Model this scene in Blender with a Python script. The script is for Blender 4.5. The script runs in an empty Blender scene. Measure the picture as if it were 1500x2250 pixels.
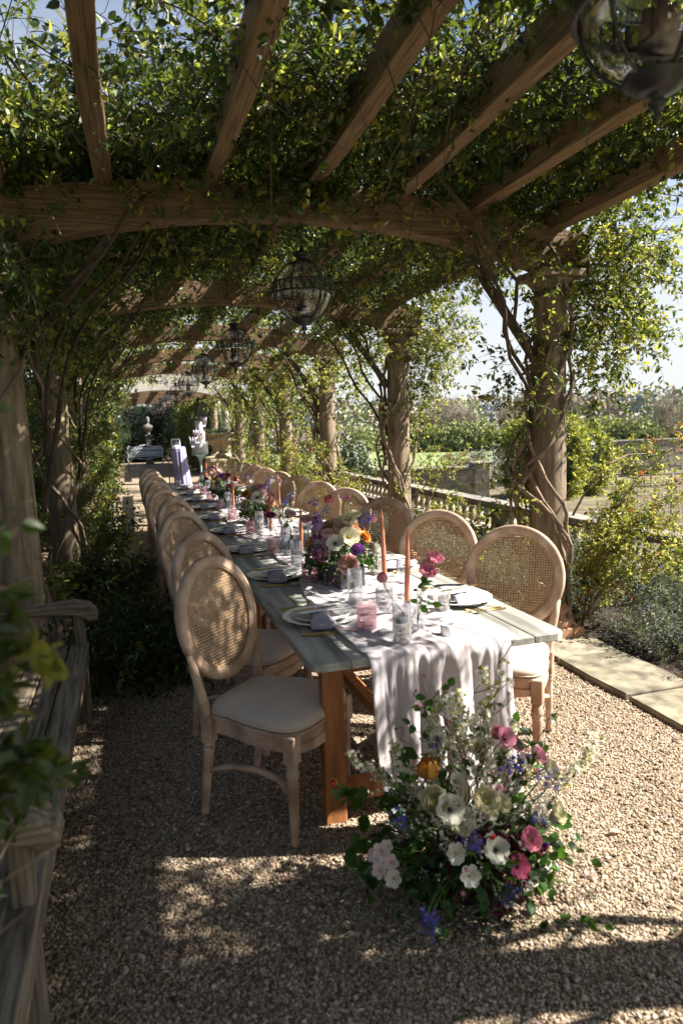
import bpy, math, random
import numpy as np
from mathutils import Vector, Matrix, Euler, noise as mnoise
random.seed(7)
rng = np.random.default_rng(11)
S = bpy.context.scene
COL = S.collection
R = math.radians
PI = math.pi

# ---------------------------------------------------------------- camera, sky, sun
cam = bpy.data.cameras.new('camera')
cam_ob = bpy.data.objects.new('camera', cam)
COL.objects.link(cam_ob)
cam.sensor_fit = 'VERTICAL'; cam.sensor_height = 36; cam.sensor_width = 24; cam.lens = 24
cam.clip_start = .05; cam.clip_end = 6000
cam.dof.use_dof = True; cam.dof.focus_distance = 4.8; cam.dof.aperture_fstop = 2.8
M_ = Matrix.Rotation(R(-17.013), 4, 'Z') @ Matrix.Rotation(R(90-7.174), 4, 'X') @ Matrix.Rotation(R(-1.7), 4, 'Z')
cam_ob.matrix_world = Matrix.Translation((0, 0, 1.6)) @ M_
S.camera = cam_ob

SUN_EL, SUN_AZ = 44.0, 105.0          # azimuth measured from +Y towards +X
world = bpy.data.worlds.new('World'); S.world = world; world.use_nodes = True
wn, wl = world.node_tree.nodes, world.node_tree.links
wn.clear()
sky = wn.new('ShaderNodeTexSky'); sky.sky_type = 'NISHITA'; sky.sun_disc = False
sky.sun_elevation = R(SUN_EL); sky.sun_rotation = R(SUN_AZ); sky.air_density = 1.0; sky.dust_density = 1.0; sky.ozone_density = 1.5
tc = wn.new('ShaderNodeTexCoord')
mp = wn.new('ShaderNodeMapping'); mp.inputs['Scale'].default_value = (1.0, 1.0, 2.6)
nz = wn.new('ShaderNodeTexNoise'); nz.inputs['Scale'].default_value = 2.3; nz.inputs['Detail'].default_value = 7; nz.inputs['Roughness'].default_value = .55
cr = wn.new('ShaderNodeValToRGB'); cr.color_ramp.elements[0].position = .40; cr.color_ramp.elements[1].position = .62
sx = wn.new('ShaderNodeSeparateXYZ')
hz = wn.new('ShaderNodeMapRange'); hz.inputs['From Min'].default_value = .60; hz.inputs['From Max'].default_value = .36
hz.inputs['To Min'].default_value = .04; hz.inputs['To Max'].default_value = .75
mx = wn.new('ShaderNodeMath'); mx.operation = 'MAXIMUM'
ml = wn.new('ShaderNodeMath'); ml.operation = 'MULTIPLY'
mixc = wn.new('ShaderNodeMixRGB'); mixc.inputs['Color2'].default_value = (5.3, 5.4, 5.55, 1)
bg = wn.new('ShaderNodeBackground'); bg.inputs['Strength'].default_value = .05
wo = wn.new('ShaderNodeOutputWorld')
wl.new(tc.outputs['Generated'], mp.inputs[0]); wl.new(mp.outputs[0], nz.inputs['Vector']); wl.new(nz.outputs['Fac'], cr.inputs[0])
wl.new(tc.outputs['Generated'], sx.inputs[0]); wl.new(sx.outputs['Z'], hz.inputs['Value'])
wl.new(cr.outputs[0], ml.inputs[0]); wl.new(hz.outputs[0], ml.inputs[1])
ad = wn.new('ShaderNodeMapRange'); ad.inputs['From Min'].default_value = .44; ad.inputs['From Max'].default_value = .12
ad.inputs['To Max'].default_value = .84
wl.new(sx.outputs['Z'], ad.inputs['Value']); wl.new(ml.outputs[0], mx.inputs[0]); wl.new(ad.outputs[0], mx.inputs[1])
wl.new(sky.outputs[0], mixc.inputs['Color1']); wl.new(mx.outputs[0], mixc.inputs['Fac'])
wl.new(mixc.outputs[0], bg.inputs[0]); wl.new(bg.outputs[0], wo.inputs[0])

sun = bpy.data.lights.new('sun', 'SUN'); sun.energy = 5.0; sun.angle = R(.53); sun.color = (1, .94, .85)
sun_ob = bpy.data.objects.new('sun', sun); COL.objects.link(sun_ob)
sd = Vector((math.sin(R(SUN_AZ))*math.cos(R(SUN_EL)), math.cos(R(SUN_AZ))*math.cos(R(SUN_EL)), math.sin(R(SUN_EL))))
sun_ob.rotation_euler = sd.to_track_quat('Z', 'Y').to_euler()
sun_ob.location = (8, 0, 12)

S.view_settings.view_transform = 'Standard'; S.view_settings.look = 'None'
S.view_settings.exposure = 1.85; S.view_settings.gamma = 1
try: S.view_settings.use_curve_mapping = False
except Exception: pass
cy = S.cycles
cy.max_bounces = 10; cy.diffuse_bounces = 3; cy.glossy_bounces = 3; cy.transmission_bounces = 8; cy.transparent_max_bounces = 12
cy.caustics_reflective = False; cy.caustics_refractive = False; cy.use_denoising = True
cy.sample_clamp_indirect = 6

# ---------------------------------------------------------------- materials
def mat(name, col, rough=.7, var=.25, scale=8., bump=.15, bscale=None, stretch=(1, 1, 1), col2=None, spec=.3, metal=0,
        per_obj=0., island=0., trans=None, sheen=0, detail=5, contrast=(.35, .65), bdist=.004):
    m = bpy.data.materials.new(name); m.use_nodes = True
    n, l = m.node_tree.nodes, m.node_tree.links
    b = n['Principled BSDF']; out = n['Material Output']
    b.inputs['Roughness'].default_value = rough; b.inputs['Metallic'].default_value = metal
    b.inputs['Specular IOR Level'].default_value = spec
    if sheen: b.inputs['Sheen Weight'].default_value = sheen
    t = n.new('ShaderNodeTexCoord'); mpn = n.new('ShaderNodeMapping'); mpn.inputs['Scale'].default_value = stretch
    src = t.outputs['Object']
    if per_obj:
        oi = n.new('ShaderNodeObjectInfo'); va = n.new('ShaderNodeVectorMath'); va.operation = 'MULTIPLY_ADD'
        cmb = n.new('ShaderNodeCombineXYZ'); l.new(oi.outputs['Random'], cmb.inputs[0]); l.new(oi.outputs['Random'], cmb.inputs[1]); l.new(oi.outputs['Random'], cmb.inputs[2])
        va.inputs[1].default_value = (31, 17, 23); l.new(cmb.outputs[0], va.inputs[0]); l.new(src, va.inputs[2]); src = va.outputs[0]
    l.new(src, mpn.inputs[0])
    nt = n.new('ShaderNodeTexNoise'); nt.inputs['Scale'].default_value = scale; nt.inputs['Detail'].default_value = detail
    l.new(mpn.outputs[0], nt.inputs['Vector'])
    rp = n.new('ShaderNodeValToRGB'); rp.color_ramp.elements[0].position, rp.color_ramp.elements[1].position = contrast
    c = np.array(col[:3])
    a = np.clip(c*(1-var), 0, 1); z = np.clip(c*(1+var), 0, 1) if col2 is None else np.array(col2)
    rp.color_ramp.elements[0].color = (*a, 1); rp.color_ramp.elements[1].color = (*z, 1)
    l.new(nt.outputs['Fac'], rp.inputs[0]); cout = rp.outputs[0]
    if island or per_obj > .01:
        hs = n.new('ShaderNodeHueSaturation')
        mr = n.new('ShaderNodeMapRange'); k = island or per_obj
        mr.inputs['To Min'].default_value = 1-k; mr.inputs['To Max'].default_value = 1+k
        if island:
            g = n.new('ShaderNodeNewGeometry'); l.new(g.outputs['Random Per Island'], mr.inputs['Value'])
        else: l.new(oi.outputs['Random'], mr.inputs['Value'])
        l.new(mr.outputs[0], hs.inputs['Value']); l.new(cout, hs.inputs['Color']); cout = hs.outputs[0]
    l.new(cout, b.inputs['Base Color'])
    if bump:
        bt = n.new('ShaderNodeTexNoise'); bt.inputs['Scale'].default_value = bscale or scale*4; bt.inputs['Detail'].default_value = 4
        l.new(mpn.outputs[0], bt.inputs['Vector'])
        bn = n.new('ShaderNodeBump'); bn.inputs['Strength'].default_value = bump; bn.inputs['Distance'].default_value = bdist
        l.new(bt.outputs['Fac'], bn.inputs['Height']); l.new(bn.outputs[0], b.inputs['Normal'])
    if trans:
        tr = n.new('ShaderNodeBsdfTranslucent'); ms = n.new('ShaderNodeMixShader'); ms.inputs[0].default_value = trans[1]
        if trans[0] is None: l.new(cout, tr.inputs['Color'])
        else:
            if island:
                h2 = n.new('ShaderNodeHueSaturation'); h2.inputs['Color'].default_value = (*trans[0], 1)
                l.new(mr.outputs[0], h2.inputs['Value']); l.new(h2.outputs[0], tr.inputs['Color'])
            else: tr.inputs['Color'].default_value = (*trans[0], 1)
        l.new(b.outputs[0], ms.inputs[1]); l.new(tr.outputs[0], ms.inputs[2]); l.new(ms.outputs[0], out.inputs['Surface'])
    return m

def glassmat(name, col=(1, 1, 1), rough=.0, k=.16, tint=(1, 1, 1)):
    """thin clear glass: mostly passes light straight through, reflects by angle"""
    m = bpy.data.materials.new(name); m.use_nodes = True
    n, l = m.node_tree.nodes, m.node_tree.links; n.clear()
    o = n.new('ShaderNodeOutputMaterial'); t = n.new('ShaderNodeBsdfTransparent'); g = n.new('ShaderNodeBsdfGlossy')
    t.inputs[0].default_value = (*tint, 1); g.inputs['Roughness'].default_value = rough+.02; g.inputs['Color'].default_value = (*col, 1)
    lw = n.new('ShaderNodeLayerWeight'); lw.inputs[0].default_value = .25
    mr = n.new('ShaderNodeMapRange'); mr.inputs['To Min'].default_value = k*.35; mr.inputs['To Max'].default_value = min(1, k*5)
    nt = n.new('ShaderNodeTexNoise'); nt.inputs['Scale'].default_value = 30; bn = n.new('ShaderNodeBump'); bn.inputs['Strength'].default_value = .05
    l.new(nt.outputs['Fac'], bn.inputs['Height']); l.new(bn.outputs[0], g.inputs['Normal'])
    l.new(lw.outputs['Facing'], mr.inputs[0]); ms = n.new('ShaderNodeMixShader')
    l.new(mr.outputs[0], ms.inputs[0]); l.new(t.outputs[0], ms.inputs[1]); l.new(g.outputs[0], ms.inputs[2]); l.new(ms.outputs[0], o.inputs[0])
    return m

MT = {}
MT['oak'] = mat('weathered_oak', (.19, .125, .072), .85, .45, 9, .7, 40, (13, .4, 13), per_obj=.15, detail=9)
MT['oak_x'] = mat('weathered_oak_across', (.165, .105, .06), .85, .45, 9, .7, 40, (.4, 13, 13), per_obj=.12, detail=9)
MT['column'] = mat('column_stone', (.23, .175, .12), .9, .35, 5, .9, 30, (6, 6, .8), per_obj=.15, detail=9)
MT['terracotta'] = mat('column_base', (.36, .2, .12), .85, .35, 6, .5, 30)
MT['stone'] = mat('pale_stone', (.40, .35, .27), .9, .3, 4, .5, 30, per_obj=.1)
MT['paving'] = mat('paving_stone', (.20, .175, .125), .9, .45, 9, .5, 40, per_obj=.12)
MT['oldstone'] = mat('aged_stone', (.25, .22, .17), .95, .4, 6, .7, 30, per_obj=.25)
MT['coping'] = mat('lichen_coping', (.20, .18, .15), .95, .4, 5, .6, 30, per_obj=.1)
MT['iron'] = mat('dark_iron', (.02, .019, .02), .45, .2, 20, .1, spec=.5)
MT['chairwood'] = mat('limed_chair_wood', (.40, .255, .17), .62, .2, 4, .3, 30, (2, 2, 2), col2=(.60, .44, .33), per_obj=.05)
MT['cane'] = mat('cane', (.42, .28, .17), .6, .2, 60, .2, per_obj=.06)
MT['linen'] = mat('cream_linen', (.55, .46, .385), .95, .08, 6, .25, 400, per_obj=.03, sheen=.3, bdist=.001)
MT['tabletop'] = mat('grey_green_paint', (.235, .235, .205), .6, .3, 3, .35, 40, (5, .5, 5), col2=(.47, .465, .425), per_obj=.12, detail=9)
MT['pine'] = mat('orange_pine', (.36, .15, .055), .55, .35, 5, .3, 25, (5, 5, .5), per_obj=.1)
MT['teak'] = mat('weathered_teak', (.15, .115, .08), .85, .35, 8, .5, 30, (9, .5, 9), detail=9, col2=(.30, .245, .18), per_obj=.12)
MT['soil'] = mat('soil', (.045, .032, .022), 1, .5, 30, 1, 60, bdist=.02)
MT['grass'] = mat('field_grass', (.165, .20, .075), 1, .2, .06, .3, 6)
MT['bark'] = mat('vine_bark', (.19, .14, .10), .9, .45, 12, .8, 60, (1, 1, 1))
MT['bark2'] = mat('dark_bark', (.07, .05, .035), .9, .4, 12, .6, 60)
MT['leaf'] = mat('rose_leaf', (.030, .060, .012), .42, .25, 4, 0, island=.35, trans=((.21, .28, .028), .30), spec=.5)
MT['leafyoung'] = mat('young_leaf', (.22, .23, .04), .45, .3, 3, 0, island=.3, trans=((.46, .47, .08), .48), spec=.45)
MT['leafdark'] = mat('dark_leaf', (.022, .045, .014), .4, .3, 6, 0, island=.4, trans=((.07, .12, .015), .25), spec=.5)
MT['leafred'] = mat('red_tip_leaf', (.20, .07, .03), .45, .3, 6, 0, island=.3, trans=((.45, .14, .04), .4), spec=.4)
MT['grit_gap_shade'] = mat('fine_grit_gap_shade', (.07, .05, .034), 1, .35, 3, 1, 260, detail=8)  # grit under the pebbles, darkened to paint the shade between them
MT['teak_x'] = mat('weathered_teak_across', (.15, .115, .08), .85, .35, 8, .35, 30, (.5, 9, 9), detail=9, col2=(.30, .245, .18))
MT['teak_z'] = mat('weathered_teak_upright', (.13, .10, .07), .85, .35, 8, .35, 30, (9, 9, .5), detail=9, col2=(.27, .22, .165))
MT['yew'] = mat('yew_leaf', (.010, .017, .008), .6, .3, 6, 0, island=.4)
MT['lav'] = mat('lavender_leaf', (.28, .32, .21), .8, .3, 10, 0, island=.35, trans=((.15, .2, .08), .25))

# ---------------------------------------------------------------- helpers
def tag(o, label=None, cat=None, group=None, kind=None):
    if label: o['label'] = label
    if cat: o['category'] = cat
    if group: o['group'] = group
    if kind: o['kind'] = kind
    return o

def empty(name, loc=(0, 0, 0), rz=0, label=None, cat=None, group=None):
    o = bpy.data.objects.new(name, None); COL.objects.link(o)
    o.empty_display_size = .05; o.location = loc; o.rotation_euler = (0, 0, rz)
    return tag(o, label, cat, group)

def copy_tree(o, parent=None):
    c = o.copy(); COL.objects.link(c); c.parent = parent
    for ch in o.children: copy_tree(ch, c)
    return c

class MB:
    def __init__(s): s.v = []; s.f = []; s.sm = []; s.mi = []; s.m = 0
    def add(s, vs, fs, smooth=False):
        k = len(s.v); s.v += [tuple(p) for p in vs]; s.f += [tuple(i+k for i in f) for f in fs]
        s.sm += [smooth]*len(fs); s.mi += [s.m]*len(fs); return s
    def box(s, c, d, rot=None, bev=0, taper=1.0):
        x, y, z = d[0]/2, d[1]/2, d[2]/2
        if bev:
            b = bev
            P = []
            for sx_ in (-1, 1):
                for sy_ in (-1, 1):
                    for sz_ in (-1, 1):
                        t = taper if sz_ > 0 else 1
                        P += [(sx_*(x-b)*t, sy_*(y-b)*t, sz_*z), (sx_*x*t, sy_*(y-b)*t, sz_*(z-b)), (sx_*(x-b)*t, sy_*y*t, sz_*(z-b))]
            # convex hull of 24 points by faces
            I = lambda a, b_, c_, k: ((a*2+b_)*2+c_)*3+k
            F = []
            F += [(I(0,0,1,0), I(1,0,1,0), I(1,1,1,0), I(0,1,1,0)), (I(0,0,0,0), I(0,1,0,0), I(1,1,0,0), I(1,0,0,0))]
            F += [(I(1,0,0,1), I(1,1,0,1), I(1,1,1,1), I(1,0,1,1)), (I(0,0,0,1), I(0,0,1,1), I(0,1,1,1), I(0,1,0,1))]
            F += [(I(0,1,0,2), I(0,1,1,2), I(1,1,1,2), I(1,1,0,2)), (I(0,0,0,2), I(1,0,0,2), I(1,0,1,2), I(0,0,1,2))]
            for a in (0, 1):
                for b_ in (0, 1):
                    F.append((I(a,b_,0,1), I(a,b_,1,1), I(a,b_,1,2), I(a,b_,0,2)) if a != b_ else (I(a,b_,0,2), I(a,b_,1,2), I(a,b_,1,1), I(a,b_,0,1)))
                    F.append((I(a,0,b_,0), I(a,1,b_,0), I(a,1,b_,1), I(a,0,b_,1)) if a != b_ else (I(a,0,b_,1), I(a,1,b_,1), I(a,1,b_,0), I(a,0,b_,0)))
                    F.append((I(0,a,b_,0), I(1,a,b_,0), I(1,a,b_,2), I(0,a,b_,2)) if a == b_ else (I(0,a,b_,2), I(1,a,b_,2), I(1,a,b_,0), I(0,a,b_,0)))
                    for c_ in (0, 1):
                        t3 = (I(a,b_,c_,0), I(a,b_,c_,1), I(a,b_,c_,2))
                        F.append(t3 if (a+b_+c_) % 2 else t3[::-1])
            P = [Vector(p) for p in P]
        else:
            t = taper
            P = [Vector(p) for p in ((-x,-y,-z),(x,-y,-z),(x,y,-z),(-x,y,-z),(-x*t,-y*t,z),(x*t,-y*t,z),(x*t,y*t,z),(-x*t,y*t,z))]
            F = [(0,3,2,1),(4,5,6,7),(0,1,5,4),(1,2,6,5),(2,3,7,6),(3,0,4,7)]
        if rot is not None: P = [rot @ p for p in P]
        c = Vector(c)
        return s.add([p+c for p in P], F)
    def beam(s, a, b, w, h, up=(0, 0, 1), bev=0):
        a, b = Vector(a), Vector(b); d = (b-a); L = d.length; d.normalize()
        u = Vector(up); x = d.cross(u).normalized(); u = x.cross(d)
        rot = Matrix((x, d, u)).transposed()
        return s.box((a+b)/2, (w, L, h), rot, bev)
    def lathe(s, prof, n=24, c=(0, 0, 0), rot=None, fn=None, cap=True):
        vs = []; fs = []
        for (r, z) in prof:
            for i in range(n):
                a = 2*PI*i/n; rr = r*(fn(a, z) if fn else 1)
                vs.append(Vector((rr*math.cos(a), rr*math.sin(a), z)))
        m = len(prof)
        for j in range(m-1):
            for i in range(n):
                i2 = (i+1) % n
                fs.append((j*n+i, j*n+i2, (j+1)*n+i2, (j+1)*n+i))
        if cap:
            if prof[0][0] > 1e-4: fs.append(tuple(range(n-1, -1, -1)))
            if prof[-1][0] > 1e-4: fs.append(tuple((m-1)*n+i for i in range(n)))
        if rot is not None: vs = [rot @ v for v in vs]
        c = Vector(c)
        return s.add([v+c for v in vs], fs, True)
    def tube(s, pts, rad, n=6, cap=True, jit=0):
        pts = [Vector(p) for p in pts]; m = len(pts)
        if not hasattr(rad, '__len__'): rad = [rad]*m
        vs = []; fs = []; ref = None
        for i, p in enumerate(pts):
            d = (pts[min(i+1, m-1)]-pts[max(i-1, 0)])
            if d.length < 1e-7: d = Vector((0, 0, 1))
            d.normalize()
            if ref is None: ref = d.orthogonal().normalized()
            ref = (ref-d*ref.dot(d))
            if ref.length < 1e-6: ref = d.orthogonal()
            ref.normalize(); b = d.cross(ref)
            for k in range(n):
                a = 2*PI*k/n; rr = rad[i]*(1+(random.uniform(-jit, jit) if jit else 0))
                vs.append(p+ref*math.cos(a)*rr+b*math.sin(a)*rr)
        for i in range(m-1):
            for k in range(n):
                k2 = (k+1) % n; fs.append((i*n+k, i*n+k2, (i+1)*n+k2, (i+1)*n+k))
        if cap: fs += [tuple(range(n-1, -1, -1)), tuple((m-1)*n+k for k in range(n))]
        return s.add(vs, fs, True)
    def ball(s, c, r, n=8, m=6, sc=(1, 1, 1), rot=None):
        prof = [(max(1e-5, r*math.sin(PI*j/m)), -r*math.cos(PI*j/m)) for j in range(m+1)]
        vs = []; fs = []
        for (rr, z) in prof:
            for i in range(n):
                a = 2*PI*i/n; v = Vector((rr*math.cos(a)*sc[0], rr*math.sin(a)*sc[1], z*sc[2]))
                vs.append((rot @ v if rot is not None else v)+Vector(c))
        for j in range(m):
            for i in range(n):
                i2 = (i+1) % n; fs.append((j*n+i, j*n+i2, (j+1)*n+i2, (j+1)*n+i))
        return s.add(vs, fs, True)
    def mesh(s, name, mats):
        me = bpy.data.meshes.new(name); me.from_pydata(s.v, [], s.f)
        if not isinstance(mats, (list, tuple)): mats = [mats]
        for m_ in mats: me.materials.append(m_)
        me.polygons.foreach_set('use_smooth', s.sm)
        if len(mats) > 1: me.polygons.foreach_set('material_index', s.mi)
        me.update(); return me
    def obj(s, name, mats, parent=None, loc=None, rot=None):
        return link(name, s.mesh(name, mats), parent, loc, rot)

def link(name, me, parent=None, loc=None, rot=None):
    o = bpy.data.objects.new(name, me); COL.objects.link(o)
    if parent: o.parent = parent
    if loc is not None: o.location = loc
    if rot is not None: o.rotation_euler = rot
    return o

def bevel(o, w=.003, seg=2):
    md = o.modifiers.new('bevel', 'BEVEL'); md.width = w; md.segments = seg; md.limit_method = 'ANGLE'; return o

def np_mesh(name, V, F, mats, mi=None, smooth=False):
    """V (n,3), F (m,k) arrays"""
    me = bpy.data.meshes.new(name); F = np.asarray(F, dtype=np.int32); k = F.shape[1]
    me.vertices.add(len(V)); me.vertices.foreach_set('co', np.asarray(V, dtype=np.float32).ravel())
    me.loops.add(F.size); me.loops.foreach_set('vertex_index', F.ravel())
    me.polygons.add(len(F)); me.polygons.foreach_set('loop_start', np.arange(len(F), dtype=np.int32)*k)
    try: me.polygons.foreach_set('loop_total', np.full(len(F), k, dtype=np.int32))
    except Exception: pass
    if not isinstance(mats, (list, tuple)): mats = [mats]
    for m_ in mats: me.materials.append(m_)
    if mi is not None: me.polygons.foreach_set('material_index', np.asarray(mi, dtype=np.int32))
    me.polygons.foreach_set('use_smooth', np.full(len(F), smooth))
    me.update(calc_edges=True); return me

def unit(a): return a/np.maximum(np.linalg.norm(a, axis=-1, keepdims=True), 1e-9)

def leaf_arrays(P, D, N, L, W, fold=.25, curl=.15):
    """leaves at P growing along D with face normal N; two folded quads each"""
    D = unit(D); Sx = unit(np.cross(D, N)); Nn = np.cross(Sx, D)
    L = L[:, None]; W = W[:, None]
    b = P; t = P+D*L-Nn*L*curl
    r1 = P+D*L*.30+Sx*W*.46+Nn*W*fold; r2 = P+D*L*.66+Sx*W*.38+Nn*W*fold*.7-Nn*L*curl*.3
    l1 = P+D*L*.30-Sx*W*.46+Nn*W*fold; l2 = P+D*L*.66-Sx*W*.38+Nn*W*fold*.7-Nn*L*curl*.3
    V = np.stack([b, r1, r2, t, l2, l1], 1).reshape(-1, 3)
    k = np.arange(len(P))[:, None]*6
    F = np.concatenate([k+np.array([[0, 1, 2, 3]]), k+np.array([[0, 3, 4, 5]])], 1).reshape(-1, 4)
    return V, F

def twigs(starts, dirs, length, steps, droop=.1, wander=.35):
    """random walk shoots -> (n,steps+1,3)"""
    n = len(starts); P = np.empty((n, steps+1, 3)); P[:, 0] = starts; d = unit(dirs)
    st = (np.asarray(length)/steps)
    st = st[:, None] if st.ndim else st
    for i in range(steps):
        d = unit(d+rng.normal(0, wander/math.sqrt(steps)*1.6, (n, 3))+np.array([0, 0, -droop]))
        P[:, i+1] = P[:, i]+d*st
    return P

def twig_tubes(P, r0, r1):
    """three-sided tubes along paths (n,m,3)"""
    n, m, _ = P.shape
    D = np.empty_like(P); D[:, 1:-1] = P[:, 2:]-P[:, :-2]; D[:, 0] = P[:, 1]-P[:, 0]; D[:, -1] = P[:, -1]-P[:, -2]
    D = unit(D); A = unit(np.cross(D, np.array([.31, .17, .93]))); B = np.cross(D, A)
    rr = np.linspace(0, 1, m)[None, :, None]; r = (r0*(1-rr)+r1*rr)
    V = np.stack([P+A*r*math.cos(a)+B*r*math.sin(a) for a in (0, 2*PI/3, 4*PI/3)], 2)  # n,m,3,3
    V = V.reshape(-1, 3); idx = np.arange(n*m*3).reshape(n, m, 3)
    F = []
    for k in range(3):
        k2 = (k+1) % 3
        F.append(np.stack([idx[:, :-1, k], idx[:, :-1, k2], idx[:, 1:, k2], idx[:, 1:, k]], -1).reshape(-1, 4))
    return V, np.concatenate(F)

def shoots_mesh(name, P, leaf_l, per=2, mats=('leaf',), probs=None, stem='bark2', r=(.002, .0008), up=.6, from_=.15, wid=.55, prob=1., fold=.25):
    """leafy shoots: P (n,m,3) paths. One mesh with stem + leaves."""
    n, m, _ = P.shape
    V0, F0 = twig_tubes(P, r[0], r[1])
    k = rng.integers(0, m-1, (n, (m-1)*per)); t = rng.random(k.shape)[..., None]
    keep = (k+t[..., 0])/(m-1) > from_
    keep &= rng.random(k.shape) < prob
    ii = np.arange(n)[:, None]
    a = P[ii, k]; b = P[ii, k+1]; pos = (a+(b-a)*t)[keep]; ax = unit(b-a)[keep]
    q = len(pos)
    rd = rng.normal(0, 1, (q, 3)); side = unit(np.cross(ax, rd))
    D = unit(ax*.5+side*.9+rng.normal(0, .2, (q, 3)))
    N = unit(rng.normal(0, .55, (q, 3))+np.array([0, 0, up])+side*.1)
    L = leaf_l*(.6+.7*rng.random(q)); W = L*wid*(.85+.3*rng.random(q))
    V1, F1 = leaf_arrays(pos+side*.004, D, N, L, W, fold)
    V = np.concatenate([V0, V1]); F = np.concatenate([F0, F1+len(V0)])
    mm = [MT[stem]]+[MT[x] for x in mats]
    # whole shoots share a leaf age
    if len(mats) > 1:
        c = rng.choice(len(mats), n, p=probs); cl = np.broadcast_to(c[:, None], k.shape)[keep]
        flip = rng.random(q) < .15; cl = np.where(flip, rng.choice(len(mats), q, p=probs), cl)
        mi = np.concatenate([np.zeros(len(F0), int), np.repeat(cl+1, 2)])
    else: mi = np.concatenate([np.zeros(len(F0), int), np.ones(len(F1), int)])
    return np_mesh(name, V, F, mm, mi)
# ---------------------------------------------------------------- ground and far land
def sheet(name, x0, x1, y0, y1, z, m, nx=1, ny=1, fn=None):
    xs = np.linspace(x0, x1, nx+1); ys = np.linspace(y0, y1, ny+1)
    X, Y = np.meshgrid(xs, ys); Z = np.full_like(X, z) if fn is None else fn(X, Y)
    V = np.stack([X, Y, Z], -1).reshape(-1, 3); k = np.arange((nx+1)*(ny+1)).reshape(ny+1, nx+1)
    F = np.stack([k[:-1, :-1], k[:-1, 1:], k[1:, 1:], k[1:, :-1]], -1).reshape(-1, 4)
    o = link(name, np_mesh(name, V, F, m, smooth=nx > 1)); o['kind'] = 'structure'; return o

# gravel: pebbled material, with real pebbles laid over it where they can be seen
gm = bpy.data.materials.new('gravel'); gm.use_nodes = True
n, l = gm.node_tree.nodes, gm.node_tree.links; b = n['Principled BSDF']; b.inputs['Roughness'].default_value = .9
t = n.new('ShaderNodeTexCoord'); v = n.new('ShaderNodeTexVoronoi'); v.inputs['Scale'].default_value = 75
nn = n.new('ShaderNodeTexNoise'); nn.inputs['Scale'].default_value = 2.2; nn.inputs['Detail'].default_value = 6
l.new(t.outputs['Object'], v.inputs['Vector']); l.new(t.outputs['Object'], nn.inputs['Vector'])
r1 = n.new('ShaderNodeValToRGB')
for i_, (p_, c_) in enumerate(((0, (.10, .07, .045)), (.35, (.26, .19, .125)), (.7, (.37, .285, .19)), (1, (.47, .39, .29)))):
    e_ = r1.color_ramp.elements[i_] if i_ < 2 else r1.color_ramp.elements.new(p_)
    e_.position = p_; e_.color = (*c_, 1)
l.new(v.outputs['Color'], r1.inputs[0])
mm = n.new('ShaderNodeMixRGB'); mm.blend_type = 'MULTIPLY'; mm.inputs[0].default_value = .5
r2 = n.new('ShaderNodeValToRGB'); r2.color_ramp.elements[0].color = (.5, .45, .4, 1); r2.color_ramp.elements[0].position = .3; r2.color_ramp.elements[1].position = .6
l.new(nn.outputs['Fac'], r2.inputs[0]); l.new(r1.outputs[0], mm.inputs[1]); l.new(r2.outputs[0], mm.inputs[2]); l.new(mm.outputs[0], b.inputs['Base Color'])
bn = n.new('ShaderNodeBump'); bn.inputs['Strength'].default_value = 1; bn.inputs['Distance'].default_value = .012; bn.invert = True
l.new(v.outputs['Distance'], bn.inputs['Height']); l.new(bn.outputs[0], b.inputs['Normal'])
MT['gravel'] = gm

pm = bpy.data.materials.new('pebble'); pm.use_nodes = True
n, l = pm.node_tree.nodes, pm.node_tree.links; b = n['Principled BSDF']; b.inputs['Roughness'].default_value = .75; b.inputs['Specular IOR Level'].default_value = .35
oi = n.new('ShaderNodeObjectInfo'); r1 = n.new('ShaderNodeValToRGB')
for i_, (p_, c_) in enumerate(((0, (.09, .06, .04)), (.3, (.24, .175, .115)), (.55, (.34, .265, .18)), (.8, (.44, .36, .265)), (.93, (.52, .45, .36)), (1, (.30, .17, .10)))):
    e_ = r1.color_ramp.elements[i_] if i_ < 2 else r1.color_ramp.elements.new(p_)
    e_.position = p_; e_.color = (*c_, 1)
l.new(oi.outputs['Random'], r1.inputs[0]); l.new(r1.outputs[0], b.inputs['Base Color'])
MT['pebble'] = pm

XE = 5.0   # balustrade line
sheet('gravel_path', -4.0, 2.62, -3, 46, 0, MT['gravel'])
sheet('garden_bed', 2.62, XE-.12, -3, 40, -.012, MT['soil'])
lawn = sheet('lawn', -60, XE, -10, 60, -.03, MT['grass'])
MT['garden'] = mat('garden_soil', (.13, .10, .065), 1, .4, 1.5, .8, 20, col2=(.17, .15, .09), bdist=.03)
sheet('kitchen_garden', XE+.1, 32, -6, 34, -1.25, MT['garden'])
def land(X, Y):
    r = np.hypot(X, Y-0); a = np.arctan2(X, Y)
    z = -3.2 + 0*X
    k = np.clip((r-128)/520, 0, 1)
    z = z + k**1.15*(11+2.5*np.sin(a*5+1)+1.5*np.sin(a*13)) 
    k2 = np.clip((r-700)/1500, 0, 1)
    return z-k2*60
sheet('field', -1500, 2200, 34, 2500, 0, MT['grass'], 180, 140, land)
sheet('far_field', 32, 2200, -300, 34, 0, MT['grass'], 60, 12, land)

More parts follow.
